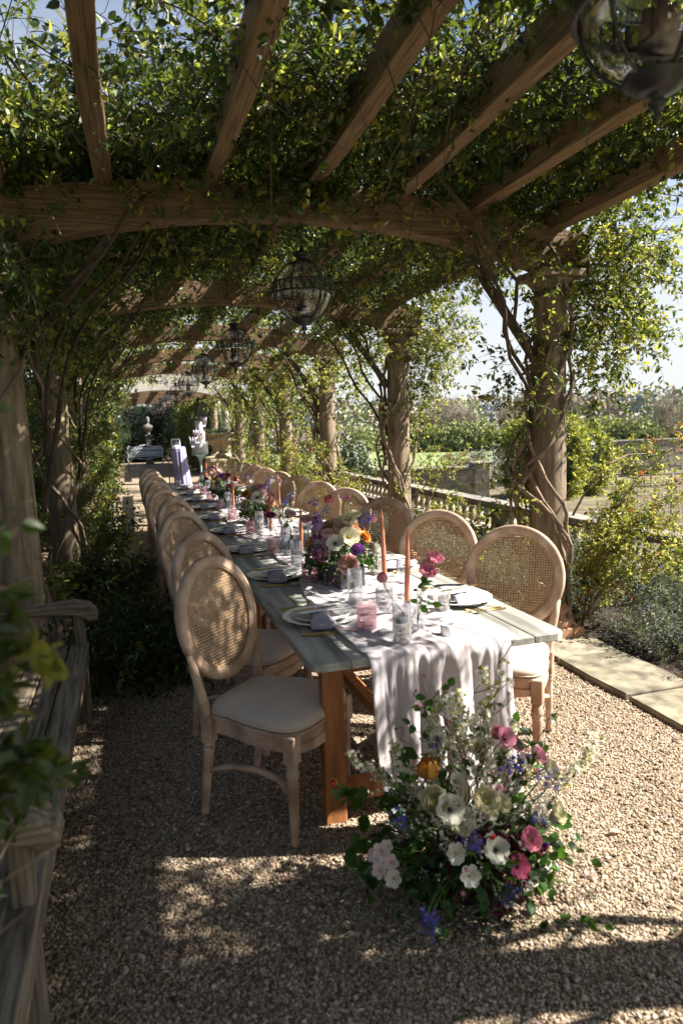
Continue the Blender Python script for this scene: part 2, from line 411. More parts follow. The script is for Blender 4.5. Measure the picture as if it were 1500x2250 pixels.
# pebbles as geometry-node instances on the near gravel
pg = bpy.data.node_groups.new('pebbles', 'GeometryNodeTree')
pg.interface.new_socket('Geometry', in_out='INPUT', socket_type='NodeSocketGeometry')
pg.interface.new_socket('Geometry', in_out='OUTPUT', socket_type='NodeSocketGeometry')
gn, gl = pg.nodes, pg.links
gi = gn.new('NodeGroupInput'); go = gn.new('NodeGroupOutput')
dp = gn.new('GeometryNodeDistributePointsOnFaces'); dp.inputs['Density'].default_value = 12500
ic = gn.new('GeometryNodeMeshIcoSphere'); ic.inputs['Radius'].default_value = .0056; ic.inputs['Subdivisions'].default_value = 2
sp = gn.new('GeometryNodeSetPosition'); gnz = gn.new('ShaderNodeTexNoise'); gnz.inputs['Scale'].default_value = 120; gnz.inputs['Detail'].default_value = 1
vm = gn.new('ShaderNodeVectorMath'); vm.operation = 'SUBTRACT'; vm.inputs[1].default_value = (.5, .5, .5)
vs_ = gn.new('ShaderNodeVectorMath'); vs_.operation = 'SCALE'; vs_.inputs['Scale'].default_value = .011
gl.new(gnz.outputs['Color'], vm.inputs[0]); gl.new(vm.outputs[0], vs_.inputs[0]); gl.new(vs_.outputs[0], sp.inputs['Offset'])
gl.new(ic.outputs[0], sp.inputs['Geometry'])
ssm = gn.new('GeometryNodeSetShadeSmooth'); smt = gn.new('GeometryNodeSetMaterial'); smt.inputs['Material'].default_value = MT['pebble']
gl.new(sp.outputs[0], ssm.inputs[0]); gl.new(ssm.outputs[0], smt.inputs[0])
ip = gn.new('GeometryNodeInstanceOnPoints'); rr_ = gn.new('FunctionNodeRandomValue'); rr_.data_type = 'FLOAT_VECTOR'
rr_.inputs[0].default_value = (0, 0, 0); rr_.inputs[1].default_value = (.7, .7, 6.28)
rs_ = gn.new('FunctionNodeRandomValue'); rs_.data_type = 'FLOAT_VECTOR'; rs_.inputs[0].default_value = (.55, .5, .35); rs_.inputs[1].default_value = (1.35, 1.1, .8); rs_.inputs['Seed'].default_value = 5
gl.new(gi.outputs[0], dp.inputs['Mesh']); gl.new(dp.outputs['Points'], ip.inputs['Points']); gl.new(smt.outputs[0], ip.inputs['Instance'])
gl.new(rr_.outputs[0], ip.inputs['Rotation']); gl.new(rs_.outputs[0], ip.inputs['Scale'])
gl.new(ip.outputs[0], go.inputs[0])
def pebbles(name, x0, x1, y0, y1, label, z=.001):
    me = np_mesh(name, np.array([[x0, y0, z], [x1, y0, z], [x1, y1, z], [x0, y1, z]]), [[0, 1, 2, 3]], MT['grit_gap_shade'])
    o = link(name, me); md = o.modifiers.new('pebbles', 'NODES'); md.node_group = pg
    return tag(o, label, 'gravel', kind='stuff')
pebbles('gravel_pebbles', -1.2, 2.60, .7, 8.0, 'loose tan and cream pebbles lying over the gravel path under the table')
pg2 = pg.copy(); pg2.name = 'large_pebbles'
for nd in pg2.nodes:
    if nd.bl_idname == 'GeometryNodeDistributePointsOnFaces': nd.inputs['Density'].default_value = 420; nd.inputs['Seed'].default_value = 9
    if nd.bl_idname == 'GeometryNodeMeshIcoSphere': nd.inputs['Radius'].default_value = .009
o_ = bpy.data.objects['gravel_pebbles'].copy(); o_.name = 'stray_stones'; COL.objects.link(o_); o_.location.z = .004; o_.modifiers[0].node_group = pg2; o_['label'] = 'larger stray stones strewn among the gravel pebbles'

# ---------------------------------------------------------------- paving edge
pav = sheet('stone_edging', 2.615, 3.12, -2.0, 20, -.004, MT['soil'])
y_ = -1.6; k_ = 0
while y_ < 19:
    L_ = random.uniform(.62, .95); w0 = 2.62+random.uniform(-.015, .015); w1 = 3.10+random.uniform(-.05, .03)
    if k_ < 40:
        s_ = MB(); N_ = 6
        top = []; 
        P_ = [(w0, y_+.01), (w0-.01, y_+L_*.5), (w0+.004, y_+L_-.012), ((w0+w1)/2, y_+L_-.008), (w1, y_+L_-.02), (w1+.015, y_+L_*.4), (w1-.01, y_+.01), ((w0+w1)/2, y_+.004)]
        zt = .035+random.uniform(-.006, .006)
        cx_ = (w0+w1)/2; cy_ = y_+L_/2
        s_.add([(x, y, -.03) for x, y in P_]+[(x, y, zt-.007) for x, y in P_]+[(cx_+(x-cx_)*.975, cy_+(y-cy_)*.985, zt) for x, y in P_],
               [(i, (i+1) % 8, 8+(i+1) % 8, 8+i) for i in range(8)]+[(8+i, 8+(i+1) % 8, 16+(i+1) % 8, 16+i) for i in range(8)]+[tuple(range(16, 24))])
        s_.obj('paving_slab', MT['paving'], pav)
    y_ += L_; k_ += 1

# ---------------------------------------------------------------- pergola
XR, XL, XC = 2.88, -.66, 1.11
TY = [1.05, 4.28, 7.15, 10.02, 12.9, 15.75, 18.6]
perg = empty('pergola', (XC, 4.28, 0), 0, 'long oak pergola on round stone columns covering the table', 'pergola')
def tie_z(u):  # u in -1..1 -> underside, top
    return 2.855-.265*abs(u)**2.0, 3.075-.165*abs(u)**2.0
def column_parts(parent, x, y, detail=True, h=2.62, m='column', r0=.132, r1=.108):
    s = MB(); N_ = 20
    prof = [(r0*(1-.0*j)+(r1-r0)*((j/12)**1.6), .27+(h-.17-.27)*j/12) for j in range(13)]
    prof = prof[:-1]+[(r1, h-.19), (r1+.014, h-.185), (r1+.016, h-.165), (r1, h-.16), (r1, h-.12)]
    s.lathe(prof, 28)
    sh = s.obj('column', MT[m], parent, (x, y, 0))
    s = MB(); s.lathe([(r0+.045, .10), (r0+.055, .12), (r0+.055, .145), (r0+.035, .165), (r0+.018, .185), (r0+.02, .20), (r0+.035, .215), (r0+.034, .24), (r0+.012, .262), (r0+.002, .275)], 28)
    s.obj('column_base', MT['terracotta'] if m == 'column' else MT[m], sh)
    # plinth of upright blocks
    w = r0+.06
    if detail:
        q = 0
        for side in range(4):
            rot = Matrix.Rotation(side*PI/2, 3, 'Z')
            for i in range(4):
                s = MB(); ww = 2*w/4
                s.box(rot @ Vector((-w+ww*(i+.5), -w+.03, .05)), (ww-.006, .055, .10+random.uniform(-.006, .004)) if side % 2 == 0 else (ww-.006, .055, .10+random.uniform(-.006, .004)), rot, .004)
                s.obj('brick', MT['terracotta'], sh)
        s = MB(); s.box((0, 0, .045), (2*w-.12, 2*w-.12, .09)); s.obj('plinth_core', MT['terracotta'], sh)
    else:
        s = MB(); s.box((0, 0, .05), (2*w, 2*w, .1), None, .006); s.obj('plinth', MT[m], sh)
    s = MB(); s.lathe([(r1, h-.12), (r1+.02, h-.10), (r1+.045, h-.07), (r1+.05, h-.052)], 28)
    s.box((0, 0, h-.026), (2*r1+.13, 2*r1+.13, .05), None, .006)
    s.obj('capital', MT['stone'] if m == 'stone' else MT['column'], sh)
    return sh
def tie_beam(parent, y, m='oak_x', w=.13, dz=0, name='tie_beam'):
    s = MB(); ns = 28; vs = []; fs = []
    x0, x1 = XL-.28, XR+.28; hw = (x1-x0)/2
    for i in range(ns+1):
        x = x0+(x1-x0)*i/ns; u = (x-XC)/(XR-XC); a, b_ = tie_z(min(1.0, abs(u))); 
        j1, j2 = random.uniform(-.004, .004), random.uniform(-.003, .003)
        if abs(u) > 1.0: a = 2.59; b_ = 2.91-(abs(u)-1)*.25
        vs += [(x, y-w/2+j2, a+dz+j1), (x, y+w/2+j2, a+dz+j1), (x, y+w/2+j2, b_+dz), (x, y-w/2+j2, b_+dz)]
    for i in range(ns):
        k = i*4
        for j in range(4): fs.append((k+j, k+4+j, k+4+(j+1) % 4, k+(j+1) % 4))
    fs += [(0, 1, 2, 3), (ns*4+3, ns*4+2, ns*4+1, ns*4)]
    s.add(vs, fs); o = s.obj(name, MT[m], parent); bevel(o, .008, 2); return o
def brace(parent, y, side):
    s = MB(); x0 = XR if side > 0 else XL
    s.beam((x0-side*.11, y, 2.02), (x0-side*.62, y, 2.70), .055, .05, (0, 1, 0), .004)
    return s.obj('brace', MT['bark2'], parent)
PX = [-.60, -.05, .56, 1.15, 1.72, 2.28, 2.86]
for i, y in enumerate(TY):
    for x in (XR, XL):
        c = column_parts(None, x, y, detail=i < 4); c.parent = perg; c.location = (x-XC, y-4.28, 0)
    for o in ((tie_beam(None, y),) if i < 6 else ())+(brace(None, y, 1), brace(None, y, -1)):
        o.parent = perg; o.location = (-XC, -4.28, 0)
for x in PX:
    u = abs(x-XC)/(XR-XC); zt = tie_z(min(u, 1))[1]
    s = MB(); ns = 40; y0, y1 = -4.4, 17.2; w, h = .095, .17; vs = []; fs = []
    ph = random.random()*9
    for i in range(ns+1):
        y = y0+(y1-y0)*i/ns; dx = .012*math.sin(y*1.3+ph)+.006*math.sin(y*3.1+ph); dz = .006*math.sin(y*1.1+ph*2)
        zz = zt-.03+dz
        vs += [(x-w/2+dx, y, zz), (x+w/2+dx, y, zz), (x+w/2+dx, y, zz+h), (x-w/2+dx, y, zz+h)]
    for i in range(ns):
        k = i*4
        for j in range(4): fs.append((k+j, k+(j+1) % 4, k+4+(j+1) % 4, k+4+j))
    fs += [(3, 2, 1, 0), (ns*4, ns*4+1, ns*4+2, ns*4+3)]
    s.add(vs, fs); o = s.obj('purlin', MT['oak'], perg, (-XC, -4.28, 0)); bevel(o, .007, 2)

MT['archstone'] = mat('sunlit_pale_stone', (.56, .52, .47), .9, .15, 3, .4, 30)  # paler copy of the column stone, sunlight put into the colour
# stone crossing at the far end, and the bare bays behind it
cross = empty('stone_arch', (XC, 21.3, 0), 0, 'pale stone arch on two round columns beyond the oak pergola', 'stone arch')
for x in (XR, XL): column_parts(None, x, 21.3, False, 2.62, 'stone', .13, .115).parent = cross
for c in list(cross.children): c.location = (c.location[0]-XC, 0, 0)
s = MB(); vs = []; fs = []; ns = 24
for i in range(ns+1):
    x = -2.1+4.2*i/ns; u = min(1, abs(x)/1.77)
    a = 2.80-.26*u**2.2; b_ = 3.50-.16*u**2
    vs += [(x, -.2, a), (x, .2, a), (x, .2, b_), (x, -.2, b_)]
for i in range(ns):
    for j in range(4): fs.append((i*4+j, i*4+4+j, i*4+4+(j+1) % 4, i*4+(j+1) % 4))
fs += [(0, 1, 2, 3), (ns*4+3, ns*4+2, ns*4+1, ns*4)]
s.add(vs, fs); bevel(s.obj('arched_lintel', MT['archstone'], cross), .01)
s = MB(); s.box((0, 0, 3.49), (4.3, .5, .06), None, .01); 
far = empty('far_pergola', (XC, 27, 0), 0, 'bare oak pergola bays continuing beyond the stone arch', 'pergola')
for y in (24.2, 27.0, 29.8, 32.6):
    for x in (XR, XL): column_parts(None, x, y, False).parent = far
    o = tie_beam(None, y); o.parent = far; o.location = (-XC, -27, 0)
for c in far.children:
    if c.name.startswith('column'): pass
k_ = 0
for c in [c for c in far.children if c.name.startswith('column')]:
    y = (24.2, 27.0, 29.8, 32.6)[k_//2]; x = (XR, XL)[k_ % 2]; c.location = (x-XC, y-27, 0); k_ += 1
for x in PX:
    s = MB(); s.beam((x, 22.4, tie_z(min(1, abs(x-XC)/(XR-XC)))[1]+.055), (x, 34, tie_z(min(1, abs(x-XC)/(XR-XC)))[1]+.055), .09, .16); s.obj('purlin', MT['oak'], far, (-XC, -27, 0))

# ---------------------------------------------------------------- lanterns
MT['globe'] = glassmat('globe_glass', k=.13, tint=(.86, .86, .82))
MT['candlecup'] = mat('lamp_cup', (.20, .13, .11), .5, .4, 30, .1)
def make_lantern():
    root = empty('globe_lantern')
    R0 = .175
    s = MB(); s.lathe([(R0*math.sin(a), -R0*1.04*math.cos(a)) for a in np.linspace(.38, PI-.38, 22)], 32, cap=False); s.obj('glass_globe', MT['globe'], root)
    s = MB()
    for z in (.048, -.012):
        s.lathe([(R0+.006, z-.004), (R0+.016, z-.004), (R0+.016, z+.004), (R0+.006, z+.004), (R0+.006, z-.004)], 36, cap=False)
    s.lathe([(R0+.008, -.02), (R0+.024, -.02), (R0+.024, -.012), (R0+.008, -.012)], 36, cap=False)
    for i in range(30):
        a = 2*PI*i/30; s.box(((R0+.011)*math.cos(a), (R0+.011)*math.sin(a), .018), (.004, .009, .058), Matrix.Rotation(a, 3, 'Z'))
    s.obj('band', MT['iron'], root)
    for i in range(6):
        a = 2*PI*i/6+.25; s = MB()
        s.tube([((R0+.006)*math.sin(t)*math.cos(a), (R0+.006)*math.sin(t)*math.sin(a), -(R0+.006)*1.04*math.cos(t)) for t in np.linspace(.32, PI-.32, 16)], .0052, 6)
        s.obj('rib', MT['iron'], root)
    s = MB(); s.lathe([(.07, .158), (.078, .168), (.06, .178), (.035, .19), (.034, .205), (.052, .215), (.06, .228), (.04, .238), (.018, .246), (.01, .262), (.014, .27), (.0001, .285)], 24)
    s.obj('crown', MT['iron'], root)
    s = MB(); s.lathe([(.0001, -.268), (.008, -.262), (.011, -.252), (.006, -.242), (.016, -.234), (.022, -.222), (.012, -.212), (.034, -.204), (.05, -.196), (.05, -.191), (.064, -.188), (.064, -.182), (.078, -.178), (.08, -.168), (.06, -.16), (.0001, -.158)], 28)
    s.obj('finial', MT['iron'], root)
    s = MB(); s.tube([(0, 0, -.16), (0, 0, .17)], .006, 8); s.lathe([(.0001, -.125), (.04, -.12), (.052, -.10), (.05, -.092), (.0001, -.09)], 16)
    s.obj('stem', MT['iron'], root)
    for i in range(3):
        a = 2*PI*i/3; s = MB(); s.lathe([(.0001, -.10), (.018, -.10), (.02, -.05), (.014, -.045), (.014, -.01), (.0001, -.005)], 12, (.026*math.cos(a), .026*math.sin(a), 0)); s.obj('candle_lamp', MT['candlecup'], root)
    s = MB(); ztop = .56
    s.tube([(.018*math.cos(t), 0, .298+.02*math.sin(t)) for t in np.linspace(0, 2*PI, 13)], .003, 5, False)
    z = .32; f = 0
    while z < ztop:
        for k in range(1):
            s.tube([((.009*math.cos(t) if not f else 0), (.009*math.cos(t) if f else 0), z+.014+.017*math.sin(t)) for t in np.linspace(0, 2*PI, 9)], .0022, 4, False)
        z += .026; f = 1-f
    s.obj('chain', MT['iron'], root)
    return root
lan0 = make_lantern()
lan_labels = ['large blurred globe lantern hanging close overhead at the top right corner',
  'black banded glass globe lantern below the nearest visible arched tie beam',
  'globe lantern hanging just left of and beyond the largest clear one',
  'third clear globe lantern in the receding row, above the white cake',
  'globe lantern hanging between the row\'s middle one and the stone arch',
  'small globe lantern in front of the middle of the stone arch',
  'small pale globe lantern below the stone arch, catching the sun',
  'tiny globe lantern just beyond the stone arch in the row',
  'tiny globe lantern second beyond the stone arch in the row', 'tiny globe lantern farthest along the row above the statue']
LY = [(1.245, 1.42), (1.10, 4.28), (1.10, 7.15), (1.10, 10.0), (1.10, 12.85), (1.10, 16.2), (1.10, 19.6), (1.1, 24.2), (1.1, 27.0), (1.1, 29.8)]
for i, ((x, y), lb) in enumerate(zip(LY, lan_labels)):
    o = lan0 if i == 0 else copy_tree(lan0)
    o.location = (x, y, (2.56 if i == 0 else 2.44)+.015*math.sin(i*3)); o.rotation_euler.z = i*.7
    tag(o, lb, 'lantern', 'globe lanterns hung in a row from the pergola')
    sc_ = 1.0
    if 6 <= i: pass

# ---------------------------------------------------------------- balustrade
bal = empty('balustrade', (XE, 8, 0), 0, 'old stone balustrade with turned balusters along the terrace edge', 'balustrade')
s = MB(); 
yy = 2.0
while yy < 22:
    s = MB(); s.box((0, yy+.65-8, .425), (.30, 1.29, .075), None, .012); s.obj('coping_stone', MT['coping'], bal); yy += 1.3
yy = 2.0
while yy < 22:
    s = MB(); s.box((0, yy+.65-8, -.02), (.30, 1.292, .16), None, .01); s.obj('base_stone', MT['oldstone'], bal); yy += 1.3
s = MB(); s.box((0, 12-8, -.68), (.36, 20, 1.15)); s.obj('retaining_wall', MT['oldstone'], bal)
s = MB(); s.box((0, 12-8, .375), (.2, 20, .03)); s.obj('rail_underside', MT['oldstone'], bal)
bpro = [(.055, .06), (.06, .075), (.045, .085), (.033, .095), (.036, .105), (.055, .13), (.064, .165), (.06, .20), (.045, .25), (.033, .29), (.03, .31), (.042, .322), (.05, .335), (.055, .36)]
s = MB(); s.lathe(bpro, 12); bme = s.mesh('baluster', MT['stone'])
yy = 2.15
k_ = 0
while yy < 21.8:
    if k_ % 14 == 13:
        s = MB(); s.box((0, yy-8, .21), (.25, .3, .30), None, .008); s.obj('pier', MT['oldstone'], bal)
    else:
        link('baluster', bme, bal, (0, yy-8, 0), (0, 0, random.random()*3))
    yy += .235; k_ += 1

# ---------------------------------------------------------------- kitchen garden walls
def stone_wall(name, a, b, z0, z1, label, cat='wall', cop=True, rows=5, t=.4, seed=1):
    a = Vector((*a, 0)); b_ = Vector((*b, 0)); L = (b_-a).length; rz = math.atan2((b_-a).y, (b_-a).x)
    root = empty(name, (a.x, a.y, 0), rz, label, cat)
    s = MB(); s.box((L/2, 0, (z0+z1)/2), (L, t-.05, z1-z0)); s.obj('wall_core', MT['oldstone'], root)
    s = MB(); rd = random.Random(seed); h = (z1-z0)/rows
    for r in range(rows):
        x = 0
        while x < L-.05:
            w = min(rd.uniform(.22, .6), L-x)
            s.box((x+w/2, 0, z0+h*(r+.5)), (w-.02, t+rd.uniform(-.02, .03), h-.018), None, .012); x += w
    o = s.obj('stonework', MT['oldstone'], root); o['kind'] = 'stuff'
    if cop:
        x = 0
        while x < L:
            w = min(1.1, L-x); s = MB(); s.box((x+w/2, 0, z1+.04), (w-.01, t+.12, .08), None, .015); s.obj('coping_stone', MT['coping'], root); x += 1.1
    return root
w1 = stone_wall('garden_wall', (5.2, 21.5), (10.9, 20.0), -1.25, .10, 'low rough stone garden wall ending in a capped pier', rows=7)
s = MB(); s.box((5.9, 0, -.55), (.52, .52, 1.55), None, .02); pr = s.obj('pier', MT['oldstone'], w1)
s = MB(); s.box((5.9, 0, .27), (.66, .66, .08), None, .01); s.add([(5.6, -.3, .31), (6.2, -.3, .31), (6.2, .3, .31), (5.6, .3, .31), (5.9, 0, .40)], [(0, 1, 4), (1, 2, 4), (2, 3, 4), (3, 0, 4)]); s.obj('pier_cap', MT['coping'], w1)
w2 = stone_wall('garden_wall', (17.6, 30.9), (32.5, 29.2), -1.25, .36, 'long coped stone wall closing the kitchen garden at right', rows=7, seed=4)

# wire plant cage beyond the balustrade at the right edge
MT['wire'] = mat('pale_wire', (.20, .17, .13), .6, .1, 10, 0)
cage = empty('wire_fence', (7.55, 9.3, -1.25), R(-12), 'wire mesh fence panel beyond the balustrade at the right edge', 'wire fence')
for k in range(4):
    s = MB(); s.tube([(k*.95, 0, 0), (k*.95, 0, 1.92)], .018, 6); s.obj('post', MT['wire'], cage)
s = MB()
for k in range(48): s.tube([(k*.06, 0, .35), (k*.06, 0, 1.85)], .0025, 3, False)
for k in range(25): s.tube([(0, .004, .38+k*.06), (2.85, .004, .38+k*.06)], .0025, 3, False)
o = s.obj('mesh_panel', MT['wire'], cage); o['kind'] = 'stuff'
for z in (1.9, 1.72, .32):
    s = MB(); s.tube([(0, 0, z), (1.4, 0, z+.02), (2.85, 0, z-.01)], .014, 6); s.obj('rail', MT['wire'], cage)
# ---------------------------------------------------------------- tables
TZ = .74
TX0, TX1 = .575, 1.655
def make_table(y0, y1, first=False):
    root = empty('trestle_table', ((TX0+TX1)/2, (y0+y1)/2, 0))
    W = TX1-TX0; L = y1-y0; n = 7; pw = W/n
    for i in range(n):
        s = MB(); x0 = -W/2+pw*i+.0015; x1 = x0+pw-.003; z0, z1 = TZ-.030, TZ+random.uniform(-.0012, .0012)
        c = .045
        P = [(x0, -L/2+.002), (x1, -L/2+.002), (x1, L/2-.002), (x0, L/2-.002)]
        if first and i == 0: P = [(x0, -L/2+c), (x0+.012, -L/2+.016), (x0+c, -L/2+.003), (x1, -L/2+.002), (x1, L/2-.002), (x0, L/2-.002)]
        if first and i == n-1: P = [(x0, -L/2+.002), (x1-c, -L/2+.003), (x1-.012, -L/2+.016), (x1, -L/2+c), (x1, L/2-.002), (x0, L/2-.002)]
        k = len(P)
        s.add([(x, y, z0) for x, y in P]+[(x, y, z1) for x, y in P], [tuple(range(k-1, -1, -1)), tuple(range(k, 2*k))]+[(j, (j+1) % k, k+(j+1) % k, k+j) for j in range(k)])
        bevel(s.obj('plank', MT['tabletop'], root), .0025, 2)
    for sy in (-1, 1):
        ye = sy*(L/2-.21)
        for sx_ in (-1, 1):
            s = MB(); s.beam(((W/2-.22 if sx_ > 0 else -W/2+.13), ye, .002), ((W/2-.22 if sx_ > 0 else -W/2+.13), ye, TZ-.031), .088, .06, (0, 1, 0)); bevel(s.obj('leg', MT['pine'], root), .004)
        s = MB(); s.beam((-W/2+.178, ye, .125), (W/2-.268, ye, .125), .05, .085); bevel(s.obj('stretcher', MT['pine'], root), .003)
        s = MB(); s.beam((-W/2+.178, ye, TZ-.075), (W/2-.268, ye, TZ-.075), .045, .08); bevel(s.obj('batten', MT['pine'], root), .003)
    s = MB(); s.beam((0, -L/2+.24, .17), (0, L/2-.24, .17), .06, .05); s.obj('long_rail', MT['pine'], root)
    return root
tb = [2.31, 4.56, 6.81, 9.06, 11.3]
tl = ['grey-green plank table nearest the flowers, with an orange pine leg in front', 'second plank table of the row, behind the nearest centrepiece',
      'third plank table along the row, around the orange and violet centrepiece', 'farthest plank table of the row, ending below the tiered cake']
for i in range(4):
    tag(make_table(tb[i], tb[i+1]-.006, i == 0), tl[i], 'table', 'plank tables joined into one long table')

# ---------------------------------------------------------------- chairs
def oval_sweep(s, cx, cz, a, b, prof, n=48, y0=0, lean=0, t0=0, t1=2*PI):
    m = len(prof); vs = []; fs = []
    for i in range(n):
        t = 2*PI*i/n; nx_, nz_ = math.cos(t)/a, math.sin(t)/b; q = math.hypot(nx_, nz_); nx_ /= q; nz_ /= q
        for (u, v_) in prof:
            x = cx+a*math.cos(t)+nx_*u; z = b*math.sin(t)+nz_*u
            vs.append((x, y0+v_*math.cos(lean)-z*math.sin(lean), cz+z*math.cos(lean)+v_*math.sin(lean)))
    for i in range(n):
        i2 = (i+1) % n
        for k in range(m): k2 = (k+1) % m; fs.append((i*m+k, i*m+k2, i2*m+k2, i2*m+k))
    s.add(vs, fs, True)
def seat_outline(gr=0, n=40):
    P = []
    for i in range(n):
        t = 2*PI*i/n; c, sn = math.cos(t), math.sin(t)
        e = .42
        x = math.copysign(abs(c)**e, c); y = math.copysign(abs(sn)**e, sn)
        w = .205+.035*(y+1)/2-.018*math.exp(-((y+.45)/.25)**2)
        yy = y*.225+(.018*(1-x*x) if y > 0 else 0)
        P.append((x*(w+gr), yy*(1+gr/.225)))
    return P
def make_chair():
    root = empty('oval_back_chair')
    lean = R(11)
    # back
    s = MB(); a, b = .232, .243; cz = .80; y0 = -.285
    prof = [(-.026, .012), (-.022, .017), (-.014, .015), (.002, .020), (.016, .018), (.022, .010), (.022, -.010), (.012, -.017), (-.02, -.014), (-.026, -.006)]
    oval_sweep(s, 0, cz, a, b, prof, 56, y0, lean); s.obj('oval_frame', MT['chairwood'], root)
    s = MB(); oval_sweep(s, 0, cz, a-.029, b-.029, [(-.004, .010), (0, .014), (.004, .010), (0, .004)], 48, y0, lean); s.obj('inner_bead', MT['cane'], root)
    # cane panel: square openings between strands, two thin faces
    p = .0130; h = .0044; n = 18; vs = []; fs = []; A, B = a-.024, b-.024; vid = {}
    def vtx(x, z, d):
        key = (round(x, 5), round(z, 5), d)
        if key not in vid:
            vid[key] = len(vs); vs.append((x, y0+d-z*math.sin(lean), cz+z*math.cos(lean)))
        return vid[key]
    for i in range(-n, n+1):
        for j in range(-n-2, n+3):
            x, z = i*p, j*p
            if (x/A)**2+(z/B)**2 > 1.0: continue
            for d, fl in ((.0015, 1), (-.0015, 0)):
                O = [vtx(x-p/2, z-p/2, d), vtx(x+p/2, z-p/2, d), vtx(x+p/2, z+p/2, d), vtx(x-p/2, z+p/2, d)]
                I = [vtx(x-h*.45, z-h, d), vtx(x+h*.45, z-h, d), vtx(x+h, z-h*.45, d), vtx(x+h, z+h*.45, d), vtx(x+h*.45, z+h, d), vtx(x-h*.45, z+h, d), vtx(x-h, z+h*.45, d), vtx(x-h, z-h*.45, d)]
                for k in range(4):
                    q = (O[k], O[(k+1) % 4], I[(2*k+2) % 8], I[(2*k+1) % 8]); fs.append(q if fl else q[::-1])
                    q = (O[k], I[(2*k+1) % 8], I[2*k % 8]); fs.append(q if fl else q[::-1])
    s = MB(); s.add(vs, fs); s.obj('cane_panel', MT['cane'], root)
    # uprights
    for sx_ in (-1, 1):
        s = MB(); s.tube([(sx_*.185, -.215, .30), (sx_*.186, -.222, .45), (sx_*.196, -.238, .53), (sx_*.212, -.250, .62), (sx_*.224, -.262, .70)], [.023, .023, .0215, .019, .014], 10); s.obj('upright', MT['chairwood'], root)
        # rear leg, fluted and splayed back
        s = MB(); s.beam((sx_*.187, -.215, .33), (sx_*.187, -.215, .445), .05, .048, (0, 1, 0), .004)
        rot = Matrix.Rotation(-R(10), 3, 'X')
        s.lathe([(.014, -.40+.07), (.017, -.325), (.019, -.315), (.014, -.30), (.016, -.285), (.017, -.27), (.0225, -.06), (.020, -.045), (.025, -.038), (.025, -.028), (.020, -.02), (.024, 0)], 16, (sx_*.187, -.215, .333), Matrix.Rotation(R(-8), 3, 'X'), lambda a_, z_: 1-.05*(math.cos(a_*8) > 0) if -.27 < z_ < -.06 else 1)
        s.obj('leg', MT['chairwood'], root)
        # front leg
        s = MB(); s.box((sx_*.215, .2, .392), (.052, .052, .112), None, .004)
        s.lathe([(.0145, 0), (.0175, .012), (.018, .028), (.014, .042), (.016, .052), (.0165, .062), (.0165, .07), (.0235, .255), (.0235, .262), (.019, .272), (.027, .284), (.027, .298), (.021, .308), (.025, .335)], 20, (sx_*.215, .2, 0), None, lambda a_, z_: (1-.07*(math.cos(a_*10) > .2)) if .062 < z_ < .26 else 1)
        s.obj('leg', MT['chairwood'], root)
        s = MB(); s.tube([(sx_*.188, -.235, .20), (sx_*.17, -.12, .235), (sx_*.165, 0, .245), (sx_*.18, .11, .235), (sx_*.213, .19, .205)], [.012, .013, .014, .013, .012], 8); s.obj('stretcher', MT['chairwood'], root)
    # seat frame (two-step moulding) and cushion
    s = MB()
    N_ = 40; vs = []; fs = []
    lev = [(-.006, .365), (.004, .368), (.006, .40), (-.002, .404), (.0, .436), (.007, .44), (.004, .452)]
    for g, z in lev:
        for k_, (x, y) in enumerate(seat_outline(g, N_)):
            vs.append((x, y, z-(.014*math.cos(x*9) if z < .39 and abs(y) > .2 else 0)+(0.012 if z < .39 and abs(y) <= .2 else 0)))
    for j in range(len(lev)-1):
        for i in range(N_): fs.append((j*N_+i, j*N_+(i+1) % N_, (j+1)*N_+(i+1) % N_, (j+1)*N_+i))
    fs += [tuple((len(lev)-1)*N_+i for i in range(N_)), tuple(range(N_-1, -1, -1))]
    s.add(vs, fs); s.obj('seat_frame', MT['chairwood'], root)
    s = MB(); vs = []; fs = []; lev = [(-.006, .452), (.004, .462), (.004, .478), (-.008, .494), (-.04, .507), (-.09, .516), (-.15, .520)]
    for g, z in lev:
        for x, y in seat_outline(0, N_):
            f_ = 1+g/.22; vs.append((x*f_, y*f_, z))
    for j in range(len(lev)-1):
        for i in range(N_): fs.append((j*N_+i, j*N_+(i+1) % N_, (j+1)*N_+(i+1) % N_, (j+1)*N_+i))
    fs.append(tuple((len(lev)-1)*N_+i for i in range(N_))); s.add(vs, fs, True)
    cu = s.obj('cushion', MT['linen'], root)
    s = MB(); s.tube([(x*1.02, y*1.02, .461) for x, y in seat_outline(0, 40)]+[(seat_outline(0, 40)[0][0]*1.02, seat_outline(0, 40)[0][1]*1.02, .461)], .0035, 5, False); s.obj('piping', MT['linen'], cu)
    return root
ORD = ['nearest', 'second', 'third', 'fourth', 'fifth', 'sixth', 'seventh', 'eighth', 'ninth', 'tenth']
ch0 = make_chair(); used = False
LT = [(.52, 2.69, -135), (.55, 3.45, -134), (.52, 4.48, -137), (.55, 5.44, -133), (.50, 6.38, -138), (.50, 7.35, -134), (.49, 8.3, -136), (.49, 9.2, -135), (.49, 10.1, -135)]
RT = [(1.66, 2.85, 136), (1.60, 3.63, 137), (1.56, 4.53, 133), (1.56, 5.45, 135), (1.55, 6.29, 136), (1.53, 7.22, 133), (1.53, 8.13, 135), (1.53, 9.0, 136), (1.53, 9.9, 134), (1.53, 10.75, 135)]
